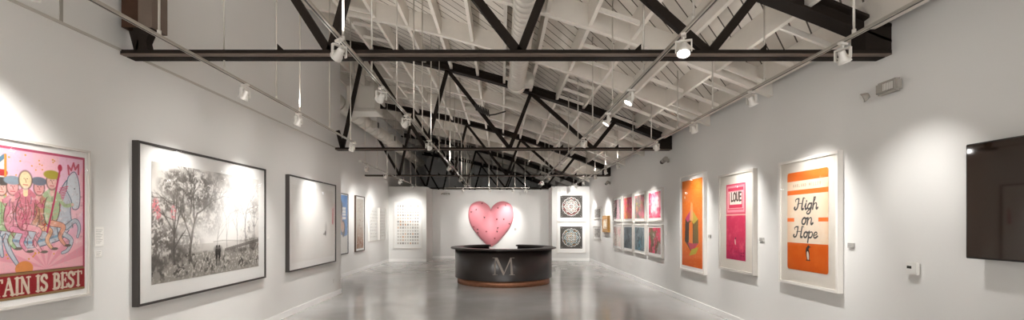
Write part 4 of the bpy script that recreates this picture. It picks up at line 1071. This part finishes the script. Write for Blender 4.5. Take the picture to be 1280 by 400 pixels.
# centre left track
for y, tg, lab, w in ((4.0, (XL, 6.2, 1.7), 'large white spotlight on the left-of-centre track by the nearest truss', .35), (5.4, (XL, 8.2, 1.8), 'white spotlight on the left-of-centre track, second in view', .35),
      (6.8, (XL, 9.9, 1.7), 'square-yoked spotlight on the left-of-centre track, third in view', .4), (8.9, (-.2, 12.3, .6), 'spotlight on the left-of-centre track just before the second truss', .8),
      (12.5, (-4.9, 14.4, 1.6), 'spotlight on the left-of-centre track between second and third trusses', .8), (15.9, (-4.9, 18, 1.5), 'spotlight on the left-of-centre track before the third truss', .8),
      (18.0, (-.9, YP2-.2, 1.8), 'bright spotlight at the far end of the left-of-centre track', .9)):
    spot(-1.4, y, tg, S*w, lab, 70)
# centre right track
for y, tg, lab, w in ((3.9, (1.0, 2.7, 0), 'large bright spotlight under the nearest truss, right of centre', 1.2), (5.5, (-.6, 5.4, 0), 'bright spotlight right of centre just behind the nearest truss', 1.2),
      (6.67, (-.6, 7.0, 0), 'bright spotlight right of centre beyond the nearest truss pair', 1.2), (8.6, (.3, 10.2, 0), 'spotlight right of centre just before the second truss', .9),
      (11.9, (1.8, 16.5, 0), 'spotlight right of centre just behind the second truss', 1.), (15.2, (3.15, YP3, 1.8), 'spotlight right of centre before the third truss', 1.2),
      (17.4, (-.2, YP2-.2, 1.8), 'spotlight right of centre nearest the heart', .9)):
    spot(1.53, y, tg, S*w, lab, 70)
# right track
for y, tg, lab, w in ((1.2, (XR, 1.4, 1.7), 'spotlight on the right track behind the camera', .8), (4.08, (XR, 4.5, 1.4), 'square-yoked spotlight on the right track under the nearest truss', .45),
      (5.57, (XR, 5.95, 1.35), 'right track spotlight lighting the High on Hope print', 1.1), (7.25, (XR, 7.8, 1.35), 'right track spotlight lighting the LOVE print', 1.1),
      (9.0, (XR, 9.6, 1.35), 'white spotlight on the right track below the second truss end', 1.1), (12.0, (XR, 12.2, 1.4), 'right track spotlight over the nearest abstract prints', 1.1),
      (13.4, (XR, 13.6, 1.4), 'right track spotlight over the middle abstract prints', 1.0),
      (14.9, (XR, 15.3, 1.4), 'right track spotlight over the far abstract prints', 1.0), (17.0, (XR, 17.5, 1.4), 'right track spotlight over the gilt frame', 1.0),
      (18.6, (3.3, YP3, 2.2), 'right track spotlight facing the rosette prints', 1.2), (19.7, (XR, 19.9, 1.6), 'last spotlight on the right track by the corner', .8)):
    spot(3.0, y, tg, S*w, lab)
# heart track
for x, tg, lab, w in ((-1.74, (-1.3, YP2-.1, 1.7), 'leftmost spotlight of the crosswise track at the heart', .6), (-.55, (-.5, YP2-.2, 1.4), 'second spotlight from the left on the crosswise track', .25),
      (.5, (.2, YP2-.1, 1.7), 'third spotlight from the left on the crosswise track', .6), (1.09, (.2, YP2, 1.5), 'rightmost spotlight of the crosswise track at the heart', .8)):
    spot(x, 21.0, tg, S*w, lab, 60)

# ------------------------------------------------------------ world fill light, let in by the added windows
w = bpy.data.worlds.new('World'); scn.world = w; w.use_nodes = True
bg = w.node_tree.nodes['Background']; bg.inputs[0].default_value = (1, .985, .97, 1); bg.inputs[1].default_value = 4.5

# ------------------------------------------------------------ camera
cam = bpy.data.cameras.new('camera'); co = bpy.data.objects.new('camera', cam); COL.objects.link(co)
co.location = (0, 0, H); co.rotation_euler = (PI/2, 0, 0)
cam.sensor_width = 36; cam.sensor_fit = 'HORIZONTAL'; cam.lens = F/1280*36
cam.shift_x = (640-VX)/1280; cam.shift_y = (VY-200)/1280
cam.clip_start = .05; cam.clip_end = 200
scn.camera = co
vs = scn.view_settings; vs.view_transform = 'Standard'; vs.look = 'None'; vs.gamma = 1; vs.use_curve_mapping = False
vs.exposure = 0.46
